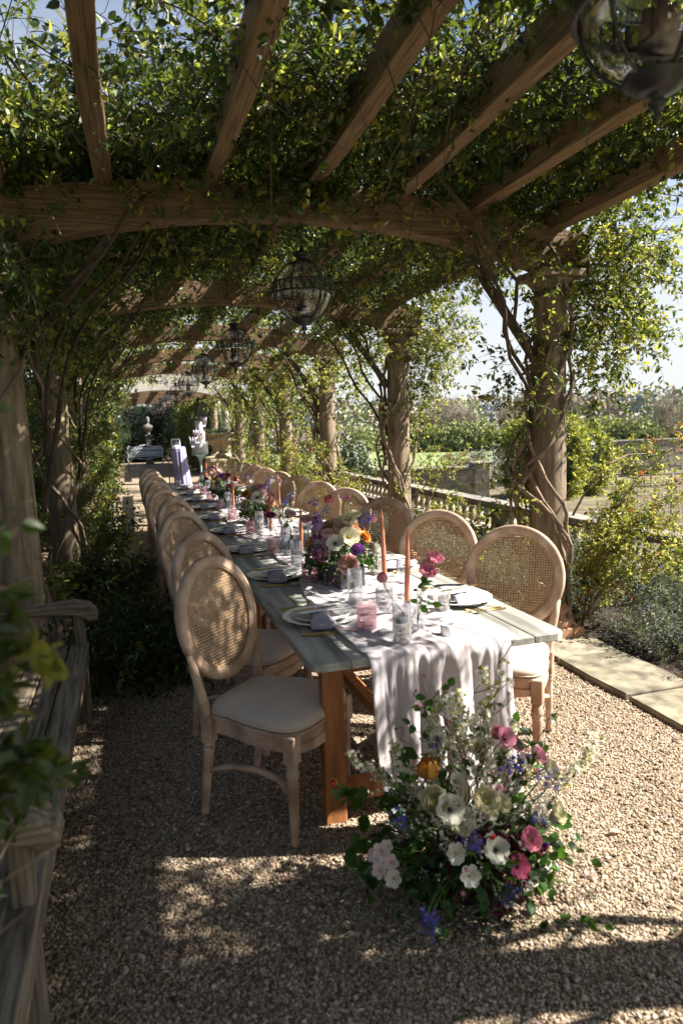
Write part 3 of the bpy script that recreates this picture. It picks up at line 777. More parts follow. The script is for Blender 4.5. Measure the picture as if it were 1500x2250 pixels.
for side, T in (('bench', LT), ('balustrade', RT)):
    for i, (x, y, rz) in enumerate(T):
        o = ch0 if not used else copy_tree(ch0); used = True
        o.location = (x, y, .004); o.rotation_euler.z = R(rz)
        if i == 0: lb = 'cane oval-back chair in front at left, its cream seat fully in view' if side == 'bench' else 'cane oval-back chair at the near right corner, its white seat sunlit'
        elif i == 1 and side == 'bench': lb = 'cane-back chair directly behind the frontmost left chair, half hidden by it'
        else: lb = '%s cane oval-back chair from the near end, on the %s side of the table' % (ORD[i], side)
        tag(o, lb, 'chair', 'oval-back cane chairs along the table')

# ---------------------------------------------------------------- table runner
MT['gauze'] = mat('gauze_runner', (.82, .76, .74), .95, .06, 2.5, .5, 260, (1, 1, 1), col2=(.76, .73, .78), trans=((.80, .72, .72), .45), bdist=.0012)
def runner():
    nu = 110; pts = []; y_far = 11.05; y_edge = TB_EDGE; hang = .69
    def fold(x, y, k): return mnoise.noise(Vector((x*9, y*1.3, k)))
    vv = list(np.linspace(y_far, 4.2, 120))+list(np.linspace(4.15, y_edge+.03, 110))
    rows = []
    for y in vv:
        cx = 1.10+.03*math.sin(y*1.7)+.02*math.sin(y*4.1); wd = .25+.035*math.sin(y*2.3+1)+.02*math.sin(y*6)
        k = max(0, min(1, (3.4-y)/1.1)); cx += .012*k; wd += .018*k
        row = []
        for i in range(nu+1):
            u = -1+2*i/nu; x = cx+u*wd+.012*mnoise.noise(Vector((u*2, y*3, 5)))
            f1 = fold(x, y, 0)*.5+.5; f2 = abs(mnoise.noise(Vector((x*16+y*5, y*2.2-x*3, 3))))
            z = TZ+.0035+.011*f1*f1+.016*max(0, .35-f2)*2*(0.5+f1)+.006*abs(mnoise.noise(Vector((x*34+y*9, y*8-x*6, 1))))
            row.append((x, y, z))
        rows.append(row)
    # over the edge and down
    last = rows[-1]
    for j in range(1, 64):
        t = j/63; row = []
        for i in range(nu+1):
            u = -1+2*i/nu; x0, _, z0 = last[i]
            spread = 1+.02*t
            ph = u*13+1.4*math.sin(u*3+.6)+.8*t*math.sin(u*5+1)
            A = .004+.026*min(1, t*2.2)*(0.7+.5*math.sin(u*4+1)+.35*math.sin(u*13+2))
            if t < .08:
                q = t/.08*PI/2; y = y_edge+.03-.045*math.sin(q); z = z0-.035*(1-math.cos(q))
                y += A*math.sin(ph)*.3*t/.08
            else:
                q = (t-.08)/.92; y = y_edge-.017+A*math.sin(ph)*.8-.03*q*q; z = (z0-.035)*(1-q)+(.035+.012*math.sin(u*9))*q
            x = (x0-1.13)*spread+1.13+.05*t*t+.008*math.cos(ph)*t+.02*t*mnoise.noise(Vector((u*2, t*3, 9)))
            y += .007*mnoise.noise(Vector((u*14, t*4, 2)))+.004*abs(mnoise.noise(Vector((u*30, t*9+u*4, 7))))
            row.append((x, y-.004, z))
        rows.append(row)
    V = np.array(rows).reshape(-1, 3); m = len(rows); k = np.arange(m*(nu+1)).reshape(m, nu+1)
    F = np.stack([k[:-1, :-1], k[:-1, 1:], k[1:, 1:], k[1:, :-1]], -1).reshape(-1, 4)
    return link('table_runner', np_mesh('table_runner', V, F, MT['gauze'], smooth=True))
TB_EDGE = 2.31
rn = runner(); tag(rn, 'crumpled pale pink gauze runner down the table, falling over its near end', 'table runner')
md = rn.modifiers.new('thickness', 'SOLIDIFY'); md.thickness = .0012

# ---------------------------------------------------------------- place settings
MT['china'] = mat('white_china', (.74, .73, .70), .15, .03, 3, 0, spec=.6)
MT['chinapat'] = mat('patterned_china', (.60, .62, .56), .15, .45, 55, 0, col2=(.82, .81, .78), spec=.6, contrast=(.42, .5))
MT['gold'] = mat('gold_cutlery', (.52, .36, .12), .28, .1, 20, 0, metal=1)
MT['lilac'] = mat('lilac_linen', (.30, .26, .34), .95, .12, 8, .4, 300, sheen=.3, bdist=.001, per_obj=.05)
MT['card'] = mat('menu_card', (.80, .80, .80), .8, .02, 5, 0)
MT['ink'] = mat('script_ink', (.35, .33, .34), .8, .05, 5, 0)
MT['pinkglass'] = mat('pink_pressed_glass', (.78, .50, .52), .12, .1, 10, 0, spec=.8)
MT['pinkglass'] = glassmat('pink_glass', (1, .92, .92), .04, .13, (.97, .90, .91))
MT['clear'] = glassmat('clear_glass', (1, 1, 1), 0, .26, (.96, .96, .97))
MT['ribglass'] = glassmat('ribbed_glass', (1, 1, 1), .05, .24, (.93, .92, .92))
MT['water'] = glassmat('still_water', (1, 1, 1), 0, .10, (.90, .93, .93))
MT['wax'] = mat('white_wax', (.78, .76, .68), .5, .03, 5, 0, trans=((.8, .76, .62), .2))
MT['peach'] = mat('terracotta_wax', (.62, .25, .15), .5, .06, 6, 0, per_obj=.06, trans=((.7, .25, .12), .15))
MT['ceramic'] = mat('white_ceramic', (.72, .70, .68), .4, .04, 12, .1)

s = MB(); f8 = lambda a, z: 1
def scal(n, k): return lambda a, z: 1+k*(abs(math.sin(a*n/2))-.6)
s.lathe([(.0001, .004), (.10, .004), (.105, .002), (.108, .004), (.125, .010), (.150, .017), (.166, .021), (.174, .022)], 96, fn=lambda a, z: 1+(.03*(abs(math.sin(a*9))-.6) if z > .012 else 0), cap=False)
s.lathe([(.174, .022), (.172, .0245), (.150, .020), (.125, .0135), (.108, .008), (.0001, .008)], 96, fn=lambda a, z: 1+(.03*(abs(math.sin(a*9))-.6) if z > .012 else 0), cap=False)
charger_me = s.mesh('charger_plate', MT['china'])
s = MB(); s.lathe([(.0001, 0), (.075, 0), (.08, .002), (.10, .008), (.128, .016), (.130, .018), (.128, .019), (.10, .011), (.08, .006), (.0001, .005)], 64, cap=False)
s.m = 1; s.lathe([(.1, .0112), (.127, .0193)], 64, cap=False)
plate_me = s.mesh('dinner_plate', [MT['china'], MT['chinapat']])
def cloth_strip(pts, w, name, m, n=10, amp=.004, seed=0, taper=None):
    rows = []
    for i, p in enumerate(pts):
        row = []
        for k in range(n+1):
            u = -1+2*k/n; ww = w*(1 if taper is None else taper[i])
            row.append((p[0]+u*ww/2, p[1], p[2]+amp*mnoise.noise(Vector((u*3+seed, i*.6, seed)))+amp*.8*math.cos(u*7+i*.3)*(i > 0)))
        rows.append(row)
    V = np.array(rows).reshape(-1, 3); mm_ = len(rows); k = np.arange(mm_*(n+1)).reshape(mm_, n+1)
    F = np.stack([k[:-1, :-1], k[:-1, 1:], k[1:, 1:], k[1:, :-1]], -1).reshape(-1, 4)
    return np_mesh(name, V, F, m, smooth=True)
def napkin_mesh():
    rows = []; n = 14
    for i in range(19):
        t = i/18; y = .17-.34*t
        z = .034+.006*math.sin(t*PI)-(.018 if t < .12 else 0)*(1-t/.12)-(.020*max(0, (t-.86)/.14))
        rows.append((y, z, .105*(1-.25*math.sin(t*PI))))
    vs = []; fs = []
    for i, (y, z, w) in enumerate(rows):
        for k in range(n):
            a = 2*PI*k/n; vs.append((w/2*math.cos(a)*(1+.1*math.sin(i*.9)), y+.004*math.cos(a), z+.0055*math.sin(a)*(1+.5*math.cos(a*3+i*.2))))
    for i in range(len(rows)-1):
        for k in range(n): fs.append((i*n+k, i*n+(k+1) % n, (i+1)*n+(k+1) % n, (i+1)*n+k))
    fs += [tuple(range(n-1, -1, -1)), tuple((len(rows)-1)*n+k for k in range(n))]
    s = MB(); s.add(vs, fs, True); return s.mesh('napkin', MT['lilac'])
napkin_me = napkin_mesh()
s = MB(); s.box((0, 0, 0), (.10, .21, .0018)); s.m = 1
for r_ in range(9):
    w_ = (.05, .03, .06, .045, .065, .02, .055, .06, .03)[r_]; s.box((0, .07-r_*.017, .0012), (w_, .0022 if r_ else .006, .0006))
card_me = s.mesh('menu_card', [MT['card'], MT['ink']])
def knife():
    s = MB(); s.tube([(0, -.115, .003), (0, -.02, .004), (0, .005, .003)], [.0045, .0038, .0025], 8)
    s.add([(-.003, .0, .002), (.005, .0, .002), (.009, .04, .0025), (.008, .09, .0025), (.001, .118, .002), (-.004, .09, .002), (-.003, 0, .004), (.005, 0, .004), (.008, .04, .0042), (.007, .09, .0042), (.001, .118, .003), (-.004, .09, .004)],
          [(5, 4, 3, 2, 1, 0), (6, 7, 8, 9, 10, 11), (0, 1, 7, 6), (1, 2, 8, 7), (2, 3, 9, 8), (3, 4, 10, 9), (4, 5, 11, 10), (5, 0, 6, 11)]); return s.mesh('knife', MT['gold'])
def fork():
    s = MB(); s.tube([(0, -.10, .003), (0, 0, .0045), (0, .035, .006)], [.004, .0028, .003], 8); s.box((0, .046, .007), (.022, .024, .002), None)
    for k in range(4): s.tube([((k-1.5)*.0064, .056, .007), ((k-1.5)*.0062, .08, .009), ((k-1.5)*.006, .10, .0075)], [.0016, .0014, .0008], 5)
    return s.mesh('fork', MT['gold'])
def spoon():
    s = MB(); s.tube([(0, -.10, .003), (0, 0, .0045), (0, .045, .007)], [.004, .0028, .0035], 8); s.ball((0, .068, .009), .02, 12, 6, (1, 1.45, .22)); return s.mesh('spoon', MT['gold'])
knife_me, fork_me, spoon_me = knife(), fork(), spoon()
# glassware
def hob(name, m):
    s = MB(); H_ = .118; s.lathe([(.0001, .006), (.033, .006), (.036, 0), (.0395, .002), (.0405, .012), (.042, H_), (.0435, H_+.002), (.0405, H_), (.038, .016), (.0001, .014)], 28, cap=False)
    rows = 7
    for j in range(rows):
        for i in range(20):
            a = 2*PI*(i+.5*(j % 2))/20; z = .014+j*.0142; s.ball((.0408*math.cos(a), .0408*math.sin(a), z), .0056, 6, 4)
    return s.mesh(name, m)
tumbler_me = hob('hobnail_tumbler', MT['pinkglass'])
s = MB(); s.lathe([(.0001, .003), (.032, .002), (.034, .0), (.034, .003), (.006, .008), (.0038, .02), (.0035, .085), (.006, .093), (.022, .105), (.034, .13), (.037, .155), (.034, .195), (.0335, .1955), (.036, .155), (.033, .131), (.020, .107), (.0001, .098)], 32, cap=False)
wine_me = s.mesh('wine_glass', MT['clear'])
s = MB(); s.lathe([(.0001, .004), (.030, .003), (.031, 0), (.033, .003), (.039, .10), (.040, .101), (.037, .10), (.030, .012), (.0001, .011)], 60, fn=lambda a, z: 1+.035*math.cos(a*20), cap=False)
rib_me = s.mesh('ribbed_tumbler', MT['ribglass'])
s = MB(); s.lathe([(.0001, .008), (.034, .008), (.036, 0), (.037, .004), (.037, .165), (.0355, .166), (.0345, .165), (.0345, .014), (.0001, .014)], 32, cap=False); cyl_me = s.mesh('cylinder_vase', MT['clear'])
s = MB(); s.lathe([(.0001, .0145), (.0342, .0145), (.0342, .095), (.0001, .095)], 28, cap=False); wat_me = s.mesh('water', MT['water'])
s = MB(); s.lathe([(.0001, .083), (.018, .084), (.029, .094), (.031, .104), (.029, .1085), (.008, .107), (.0001, .106)], 24, cap=False); s.tube([(0, 0, .106), (.001, 0, .114), (.004, 0, .119)], .0009, 5); flo_me = s.mesh('floating_candle', MT['wax'])
s = MB(); s.lathe([(.0001, 0), (.026, 0), (.028, .003), (.030, .045), (.0285, .047), (.027, .045), (.025, .03), (.0001, .028)], 28, cap=False); pot_me = s.mesh('ceramic_votive', MT['ceramic'])
s = MB(); s.lathe([(.0001, .02), (.0235, .02), (.0235, .032), (.0001, .033)], 16, cap=False); potwax_me = s.mesh('wax', MT['wax'])
s = MB(); s.lathe([(.0001, 0), (.0125, 0), (.0125, .05), (.0118, .15), (.0098, .25), (.0065, .315), (.003, .345), (.0001, .35)], 18, cap=False); s.tube([(0, 0, .345), (.0005, 0, .356)], .0008, 4); taper_me = s.mesh('taper_candle', MT['peach'])
s = MB(); s.lathe([(.0001, 0), (.034, 0), (.035, .004), (.012, .008), (.009, .018), (.012, .03), (.016, .034), (.016, .052), (.0135, .054), (.0132, .036), (.0001, .035)], 24, cap=False); hold_me = s.mesh('candle_holder', MT['clear'])

def put(name, me, x, y, z, rz=0, label=None, cat=None, group=None, rx=0, ry=0):
    o = link(name, me, None, (x, y, z), (rx, ry, rz)); return tag(o, label, cat, group)
LP = [2.89, 3.82, 4.76, 5.72, 6.67, 7.6, 8.5, 9.4, 10.3]
RP = [2.94, 3.84, 4.74, 5.62, 6.5, 7.38, 8.26, 9.14, 10.0, 10.85]
def where(side, i):
    return 'of the %s setting on the %s side' % (ORD[i] if i else 'nearest', side)
for side, YS, x0, sg in (('bench', LP, .765, -1), ('balustrade', RP, 1.475, 1)):
    for i, y in enumerate(YS):
        w = where(side, i); rz = sg*PI/2; z = TZ+.003
        jx, jy = random.uniform(-.008, .008), random.uniform(-.01, .01)
        X, Y = x0+jx, y+jy; ra = random.uniform(-.06, .06)
        def at(lx, ly): return (X-sg*ly, Y+sg*lx) if True else None
        # local x (right hand) and y (towards table centre)
        def at(lx, ly):
            c, s_ = math.cos(rz), math.sin(rz); return X+lx*c-ly*s_, Y+lx*s_+ly*c
        put('charger_plate', charger_me, X, Y, z, rz, 'scalloped white charger plate '+w, 'plate', 'scalloped white charger plates')
        put('dinner_plate', plate_me, X, Y, z+.009, rz, 'leaf-rimmed dinner plate '+w, 'plate', 'dinner plates stacked on the chargers')
        a_ = at(.015, -.01); put('napkin', napkin_me, *a_, z-.002, rz+R(82)+ra, 'lilac linen napkin lying across the plate '+w, 'napkin', 'lilac linen napkins')
        a_ = at(.0, .0); put('menu_card', card_me, *a_, z+.051, rz+R(6)+ra, 'white menu card on the napkin '+w, 'menu card', 'menu cards on the napkins')
        a_ = at(.012, -.02); put('butter_knife', knife_me, *a_, z+.053, rz+R(10)+ra, 'gold knife resting on the menu card '+w, 'knife', 'gold knives on the menu cards')
        a_ = at(.215, -.03); put('dinner_knife', knife_me, *a_, z, rz+ra, 'gold dinner knife beside the plate '+w, 'knife', 'gold dinner knives')
        a_ = at(.245, -.02); put('spoon', spoon_me, *a_, z, rz-.12+ra, 'gold spoon beside the plate '+w, 'spoon', 'gold spoons')
        a_ = at(-.205, -.03); put('dinner_fork', fork_me, *a_, z, rz+ra, 'gold fork closest to the plate '+w, 'fork', 'gold inner forks')
        a_ = at(-.235, -.04); put('salad_fork', fork_me, *a_, z, rz+.05+ra, 'gold outer fork left of the plate '+w, 'fork', 'gold outer forks')
        if side == 'bench':
            put('hobnail_tumbler', tumbler_me, .895+jx, Y-.25, z+.004, 0, 'pink hobnail glass tumbler '+w, 'glass', 'pink hobnail tumblers')
            put('wine_glass', wine_me, .955+jy, Y-.34, z+.006, 0, 'clear stemmed wine glass '+w, 'wine glass', 'clear wine glasses')
        else:
            put('ribbed_tumbler', rib_me, 1.315+jx, Y-.22+(.04 if i == 0 else 0), z+.004, 0, 'clear ribbed tumbler '+w, 'glass', 'clear ribbed tumblers')
            put('wine_glass', wine_me, 1.245+jy, Y+.12, z+.006, 0, 'clear stemmed wine glass '+w, 'wine glass', 'clear wine glasses')
def cyl(x, y, lb):
    r_ = empty('floating_candle_vase', (x, y, TZ+.012), 0, lb, 'candle vase', 'cylinder vases with floating candles')
    link('glass_cylinder', cyl_me, r_); link('water', wat_me, r_); link('floating_candle', flo_me, r_)
    return r_
c_ = cyl(.965, 2.40, 'cylinder vase with a floating candle at the near edge of the table'); 
cyl(.99, 3.05, 'cylinder vase with a floating candle before the nearest centrepiece')
cyl(.93, 4.0, 'cylinder vase with a floating candle beyond the nearest centrepiece, left of the runner')
cyl(1.22, 4.95, 'cylinder vase with a floating candle right of the middle of the runner')
cyl(.97, 5.45, 'cylinder vase with a floating candle before the orange and violet centrepiece')
cyl(1.0, 7.35, 'cylinder vase with a floating candle between the two middle centrepieces')
cyl(1.18, 8.9, 'cylinder vase with a floating candle towards the far end of the table')
def votive(x, y, lb):
    r_ = empty('ceramic_votive', (x, y, TZ+.012), 0, lb, 'votive', 'small white ceramic votives'); link('cup', pot_me, r_); link('wax', potwax_me, r_)
votive(1.175, 2.43, 'small white ceramic votive cup near the table end, beside the runner edge')
votive(1.21, 3.95, 'small white ceramic votive cup behind the nearest centrepiece')
votive(1.05, 5.9, 'small white ceramic votive cup in front of the orange and violet centrepiece')
cand = [(1.145, 2.78, 'terracotta taper candle closest to the camera, standing on the runner', .02),
 (1.20, 3.20, 'dusky pink taper candle just behind the closest taper', -.02), (1.03, 4.28, 'tall terracotta taper candle left of and behind the nearest centrepiece', .01),
 (1.03, 5.30, 'terracotta taper candle midway between the two nearest centrepieces', 0), (1.20, 5.75, 'dusky taper candle right of the orange and violet centrepiece', .01),
 (1.22, 4.62, 'pink taper candle on the right half of the runner behind the first centrepiece', -.01), (1.0, 7.1, 'taper candle before the third centrepiece', 0), (1.2, 7.4, 'taper candle to the right of the third centrepiece', 0),
 (1.0, 8.8, 'taper candle between third and fourth centrepieces', 0), (1.02, 10.0, 'taper candle left of the cake stand', 0), (1.2, 9.6, 'taper candle to the right near the cake stand', 0), (1.12, 10.75, 'farthest taper candle at the table\'s far end', 0)]
for i, (x, y, lb, ln) in enumerate(cand):
    r_ = empty('taper_candle', (x, y, TZ+.012), 0, lb, 'candle', 'taper candles along the runner')
    link('holder', hold_me, r_); o = link('candle', taper_me, r_, (0, 0, .036), (ln, ln, 0)); k_ = 1+.12*math.sin(i*2.3); o.scale = (1, 1, k_)
# ---------------------------------------------------------------- garden bench in the foreground
bench = empty('garden_bench', (-.45, 2.8, 0), 0, 'weathered wooden slatted bench at the left edge with rounded arms', 'bench')
BX = .45
bx = lambda x: x+BX
def plank(name, a, b, w, h, m='teak', bev=.006, par=bench):
    s = MB(); s.beam((bx(a[0]), a[1]-2.8, a[2]), (bx(b[0]), b[1]-2.8, b[2]), w, h); return bevel(s.obj(name, MT[m], par), bev, 2)
for k, x in enumerate((-.335, -.435, -.53, -.62, -.71)):
    plank('slat', (x, 1.35, .425-.004*k), (x, 3.98, .425-.004*k), .086 if k else .095, .028)
plank('front_rail', (-.305, 1.32, .375), (-.305, 3.99, .375), .03, .075)
plank('back_rail', (-.76, 1.32, .375), (-.76, 3.99, .375), .03, .075)
for j, y in enumerate((1.76, 3.93)):
    s = MB(); s.tube([(bx(-.325), y-2.8, 0), (bx(-.325), y-2.8, .63)], [.045, .04], 4); bevel(s.obj('leg', MT['teak_z'], bench), .008)
    s = MB(); s.tube([(bx(-.77), y-2.8, 0), (bx(-.78), y-2.8, .45), (bx(-.84), y-2.8, .95)], [.045, .045, .035], 4); bevel(s.obj('leg', MT['teak_z'], bench), .008)
    # arm: broad plank with a scrolled, drooping front
    s = MB(); path = [(bx(-.83), .645), (bx(-.6), .652), (bx(-.42), .660), (bx(-.34), .656), (bx(-.285), .640), (bx(-.255), .61), (bx(-.25), .58)]
    w_ = [.040, .045, .052, .058, .060, .058, .05]; vs = []; fs = []
    for i, (x, z) in enumerate(path):
        a = path[max(0, i-1)]; b_ = path[min(len(path)-1, i+1)]; d = Vector((b_[0]-a[0], b_[1]-a[1])).normalized(); nx_, nz_ = -d.y, d.x
        hw = w_[i]; tk = (.026, .028, .032, .036, .038, .036, .026)[i]
        for sy_, st in ((-1, 1), (1, 1), (1, -1), (-1, -1)): vs.append((x+nx_*tk*st, y-2.8+sy_*hw, z+nz_*tk*st))
    for i in range(len(path)-1):
        for k in range(4): fs.append((i*4+k, i*4+(k+1) % 4, i*4+4+(k+1) % 4, i*4+4+k))
    fs += [(3, 2, 1, 0), tuple(len(path)*4-4+k for k in range(4))]
    s.add(vs, fs); bevel(s.obj('armrest', MT['teak_x'], bench), .014, 3)
    plank('seat_bearer', (-.76, y, .37), (-.32, y, .37), .04, .07)
plank('top_rail', (-.85, 1.5, .93), (-.85, 4.0, .93), .04, .09)
for k in range(18):
    y = 1.65+k*.128
    s = MB(); s.beam((bx(-.80), y-2.8, .44), (bx(-.845), y-2.8, .89), .055, .016, (0, 1, 0)); s.obj('back_slat', MT['teak'], bench)
# ---------------------------------------------------------------- climbing roses
def dens(X, Y, seed=0., f=1.1):
    """cheap smooth value noise 0..1 for clumps and gaps"""
    a = np.sin(X*2.1*f+1.3*np.sin(Y*1.7*f+seed)+seed)+np.sin(Y*2.6*f-1.1*np.sin(X*2.3*f+seed*2)+2*seed)+.7*np.sin((X+Y)*4.3*f+seed*3)+.5*np.sin((X*1.7-Y)*6.1*f+seed)
    return np.clip(.5+a/5.2, 0, 1)
def join_arrays(parts):
    Vs = []; Fs = []; k = 0
    for V, F in parts: Vs.append(V); Fs.append(F+k); k += len(V)
    return np.concatenate(Vs), np.concatenate(Fs)
def canopy_paths(x0, x1, y0, y1, n, length, steps, gap=.0, seed=0.):
    X = rng.uniform(x0, x1, n*3); Y = rng.uniform(y0, y1, n*3)
    d = dens(X, Y, seed); 
    d = d*(1-gap*np.clip((.75-X)/.6, 0, 1)*np.clip((4.4-Y)/.8, 0, 1))
    keep = rng.random(len(X)) < np.clip((d-.18)*2.1, 0.03, 1); X, Y = X[keep][:n], Y[keep][:n]
    X_, Y_ = X, Y; m = len(X); u = np.clip(np.abs(X-XC)/(XR-XC), 0, 1.15)
    Z = 3.20-.13*u**2+rng.gamma(1.6, .11, m)
    S0 = np.stack([X, Y, Z], 1); D = rng.normal(0, 1, (m, 3))*np.array([1, 1, .32]); D[:, 2] -= .05
    P = twigs(S0, D, length*(.6+.8*rng.random(m)), steps, .10, .45)
    lim = 3.13-.13*np.clip(np.abs(P[..., :1]-XC)/(XR-XC), 0, 1.2)[..., 0]**2-np.where(P[..., 1] > 4.5, .22, 0)
    P[..., 2] = np.where(P[..., 2] < lim, lim-(lim-P[..., 2])*.12, P[..., 2])
    return P
def rose(x, y, i, side):
    """one climber on one column: woody stems, foliage round the column and its share of the canopy"""
    near = i <= 2
    nm = ['nearest', 'second', 'third', 'fourth', 'fifth', 'sixth', 'seventh'][i]
    sd_ = 'right' if side > 0 else 'left'
    root = empty('climbing_rose', (x, y, 0), 0, 'climbing rose twining up the %s visible %s column and over the roof' % (nm, sd_) if i else 'climbing rose on the %s column beside the camera, roofing the front bay' % sd_, 'climbing rose', 'climbing roses on the pergola columns')
    if i == 1: root['label'] = 'climbing rose with thick stems coiled round the large %s column in front' % sd_
    L = lambda P: P-np.array([x, y, 0])
    # woody stems
    rd = random.Random(i*7+side)
    ns = (7 if (i == 1 and side > 0) else (5 if side > 0 else 3)) if i < 4 else 2
    for k in range(ns):
        ph = rd.uniform(0, 6.28); turns = rd.uniform(.8, 1.7)*rd.choice((-1, 1)); pts = []; rr = []
        r_b = rd.uniform(.011, .022) if i < 4 else .018
        for j in range(34):
            t = j/33; a = ph+turns*2*PI*t; bul = .155+.10*math.exp(-((t-.48)/.14)**2)*(1 if k < 3 else .2)+.03*math.sin(t*9+k)
            if i == 1 and side > 0: bul = .15+.17*math.exp(-((t-.42)/.13)**2)*(1, .85, .7, .15, .5, .9, .3)[k]
            pts.append((bul*math.cos(a)+.012*math.sin(j*1.7+k), bul*math.sin(a)+.012*math.cos(j*1.3), .03+t*2.75)); rr.append(r_b*(1.15-.55*t)*(1+.12*math.sin(j*2.1+k)))
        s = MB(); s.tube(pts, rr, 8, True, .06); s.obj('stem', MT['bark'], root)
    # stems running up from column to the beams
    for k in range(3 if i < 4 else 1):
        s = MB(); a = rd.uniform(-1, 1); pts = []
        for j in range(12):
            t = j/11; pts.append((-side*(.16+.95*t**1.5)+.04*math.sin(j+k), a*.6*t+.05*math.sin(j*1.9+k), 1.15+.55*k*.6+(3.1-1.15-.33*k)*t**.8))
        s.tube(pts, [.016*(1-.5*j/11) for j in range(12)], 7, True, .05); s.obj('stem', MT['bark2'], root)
    # canopy share
    yA, yB = y-1.435, y+1.435
    if i == 0: yA = -4.3
    xA, xB = (XC, XR+(.18 if i < 3 else .3)) if side > 0 else (XL-.55, XC)
    area = (yB-yA)*(xB-xA)
    if i <= 2: n = int(area*CAN_N); ll = .046; ln = .75; st = 9; per = 2
    elif i == 3: n = int(area*85); ll = .062; ln = .85; st = 7; per = 2
    else: n = int(area*26); ll = .075; ln = .9; st = 7; per = 2
    n = int(n*((.5 if i == 2 else .3) if side > 0 else (.9 if i == 2 else .8)) if i > 1 else n)
    P = canopy_paths(xA, xB, yA, yB, n, ln, st, GAPK, 1.7)
    mats, pr = ('leaf', 'leafyoung', 'leafdark'), (.62, .16, .22)
    o = link('canopy_foliage', shoots_mesh('canopy_foliage', L(P), ll, per, mats, pr, wid=.62, r=(.0028, .001), from_=.05), root); o['kind'] = 'stuff'
    # tangle of bare canes inside the canopy
    m = int(area*(9 if near else 3)); S0 = np.stack([rng.uniform(xA, xB, m), rng.uniform(yA, yB, m), 3.14+.2*rng.random(m)], 1)
    P = twigs(S0, rng.normal(0, 1, (m, 3))*np.array([1, 1, .15]), 1.5, 12, .0, .4); V, F = twig_tubes(L(P), .0045, .002)
    o = link('bare_canes', np_mesh('bare_canes', V, F, MT['bark2']), root); o['kind'] = 'stuff'
    # sprays hanging below the beams
    hang = (30 if near else (20 if i == 3 else 12))*(1.0 if side > 0 else 1.3)
    m = int(area*hang*HANG_K); X = rng.uniform(xA, xB, m); Y = yA+(yB-yA)*rng.random(m)
    cl = dens(X*1.5, Y*1.5, 4.1)
    keep = ((cl > .5)|((i > 1)&(np.abs(X-XC) > .7)))&~((i > 2)&(np.abs(X-XC) < .75))&~((np.abs(X-XC) < .55)&(Y > y-1.1)&(Y < y-.05)&(rng.random(m) < .8)); X, Y = X[keep], Y[keep]; m = len(X)
    S0 = np.stack([X, Y, 3.15-.1*rng.random(m)], 1)
    D = rng.normal(0, .5, (m, 3)); D[:, 2] = -.5
    P = twigs(S0, D, .28+.35*rng.random(m)**2, 7, .22, .4)
    o = link('hanging_sprays', shoots_mesh('hanging_sprays', L(P), ll*.95, 2, mats, (.62, .23, .15), r=(.0022, .0009)), root); o['kind'] = 'stuff'
    # foliage round and outside the column head
    C_ = []
    if side > 0:
        if i == 0: spec = [((.1, -.05, 2.62), (.3, .65, .33), 300), ((.1, -.6, 2.3), (.3, .5, .5), 160), ((.1, .3, 2.25), (.2, .25, .3), 60)]  # right of the view, unseen: foliage added and shaped to shade the near gravel
        elif i == 1: spec = [((.50, .0, 2.75), (.40, .5, .36), 330), ((.55, .05, 2.25), (.32, .35, .26), 170), ((.1, -.05, 2.35), (.3, .3, .3), 60), ((-.18, .0, 2.05), (.18, .2, .22), 36), ((-.32, -.05, 1.75), (.13, .15, .13), 18), ((.40, .05, 1.85), (.12, .2, .18), 30), ((-.3, 0, 1.1), (.10, .15, .2), 12), ((-.22, .1, .75), (.16, .2, .2), 38), ((-.5, .0, 2.75), (.4, .3, .12), 70)]
        elif i == 2: spec = [((.45, 0, 2.65), (.36, .6, .36), 230), ((.35, 0, 2.2), (.3, .35, .28), 120), ((.12, 0, 1.75), (.28, .25, .2), 55), ((.3, .1, 1.2), (.38, .3, .12), 34), ((-.35, 0, 2.55), (.4, .4, .2), 110), ((-.15, .0, 1.05), (.2, .2, .15), 18)]
        else: spec = [((.4, 0, 2.6), (.4, .9, .4), 95), ((.1, -.2, 2.2), (.4, .8, .4), 70), ((-.35, 0, 2.5), (.5, .9, .25), 70), ((0, .7, 1.5), (.25, .5, .5), 60), ((.1, .9, .7), (.3, .5, .5), 110)]
    else:
        if i == 0: spec = [((-.1, 0, 2.6), (.5, .9, .5), 240)]
        elif i == 1: spec = [((.05, .1, 2.45), (.32, .6, .32), 300), ((-.35, .2, 2.3), (.3, .9, .5), 300), ((.2, .9, 2.45), (.35, .5, .35), 230), ((-.3, .6, 1.7), (.2, .5, .5), 110), ((-.2, .3, 1.15), (.16, .3, .3), 30), ((.12, .25, .6), (.16, .2, .25), 36)]
        elif i == 2: spec = [((.05, .1, 2.5), (.45, .9, .35), 330), ((-.4, 0, 1.9), (.25, 1.0, .7), 230), ((.0, .9, 1.6), (.2, .4, .8), 200), ((.12, .35, .45), (.2, .3, .4), 150)]
        else: spec = [((.05, 0, 2.45), (.5, 1.3, .45), 220), ((-.02, .3, 1.5), (.26, 1.2, .9), 280), ((-.02, .2, .6), (.28, 1.2, .6), 220)]
    paths = []
    for c, r_, n_ in spec:
        if i >= 3: n_ = int(n_*.8)
        u = unit(rng.normal(0, 1, (n_, 3)))*(rng.random((n_, 1))**.45)
        S0 = np.array(c)+u*np.array(r_)*.8
        D = u*np.array([1, 1, .7])+rng.normal(0, .45, (n_, 3))+np.array([0, 0, .1])
        paths.append(twigs(S0, D, (.22+.22*rng.random(n_))*(1 if i < 3 else 1.3), 7, .12, .4))
    P = np.concatenate(paths)
    yk = .45 if side > 0 else .28
    o = link('column_foliage', shoots_mesh('column_foliage', P, ll*.92, 2 if i < 3 else 2, ('leaf', 'leafyoung'), (1-yk, yk), stem='bark', r=(.0024, .001)), root); o['kind'] = 'stuff'
    return root
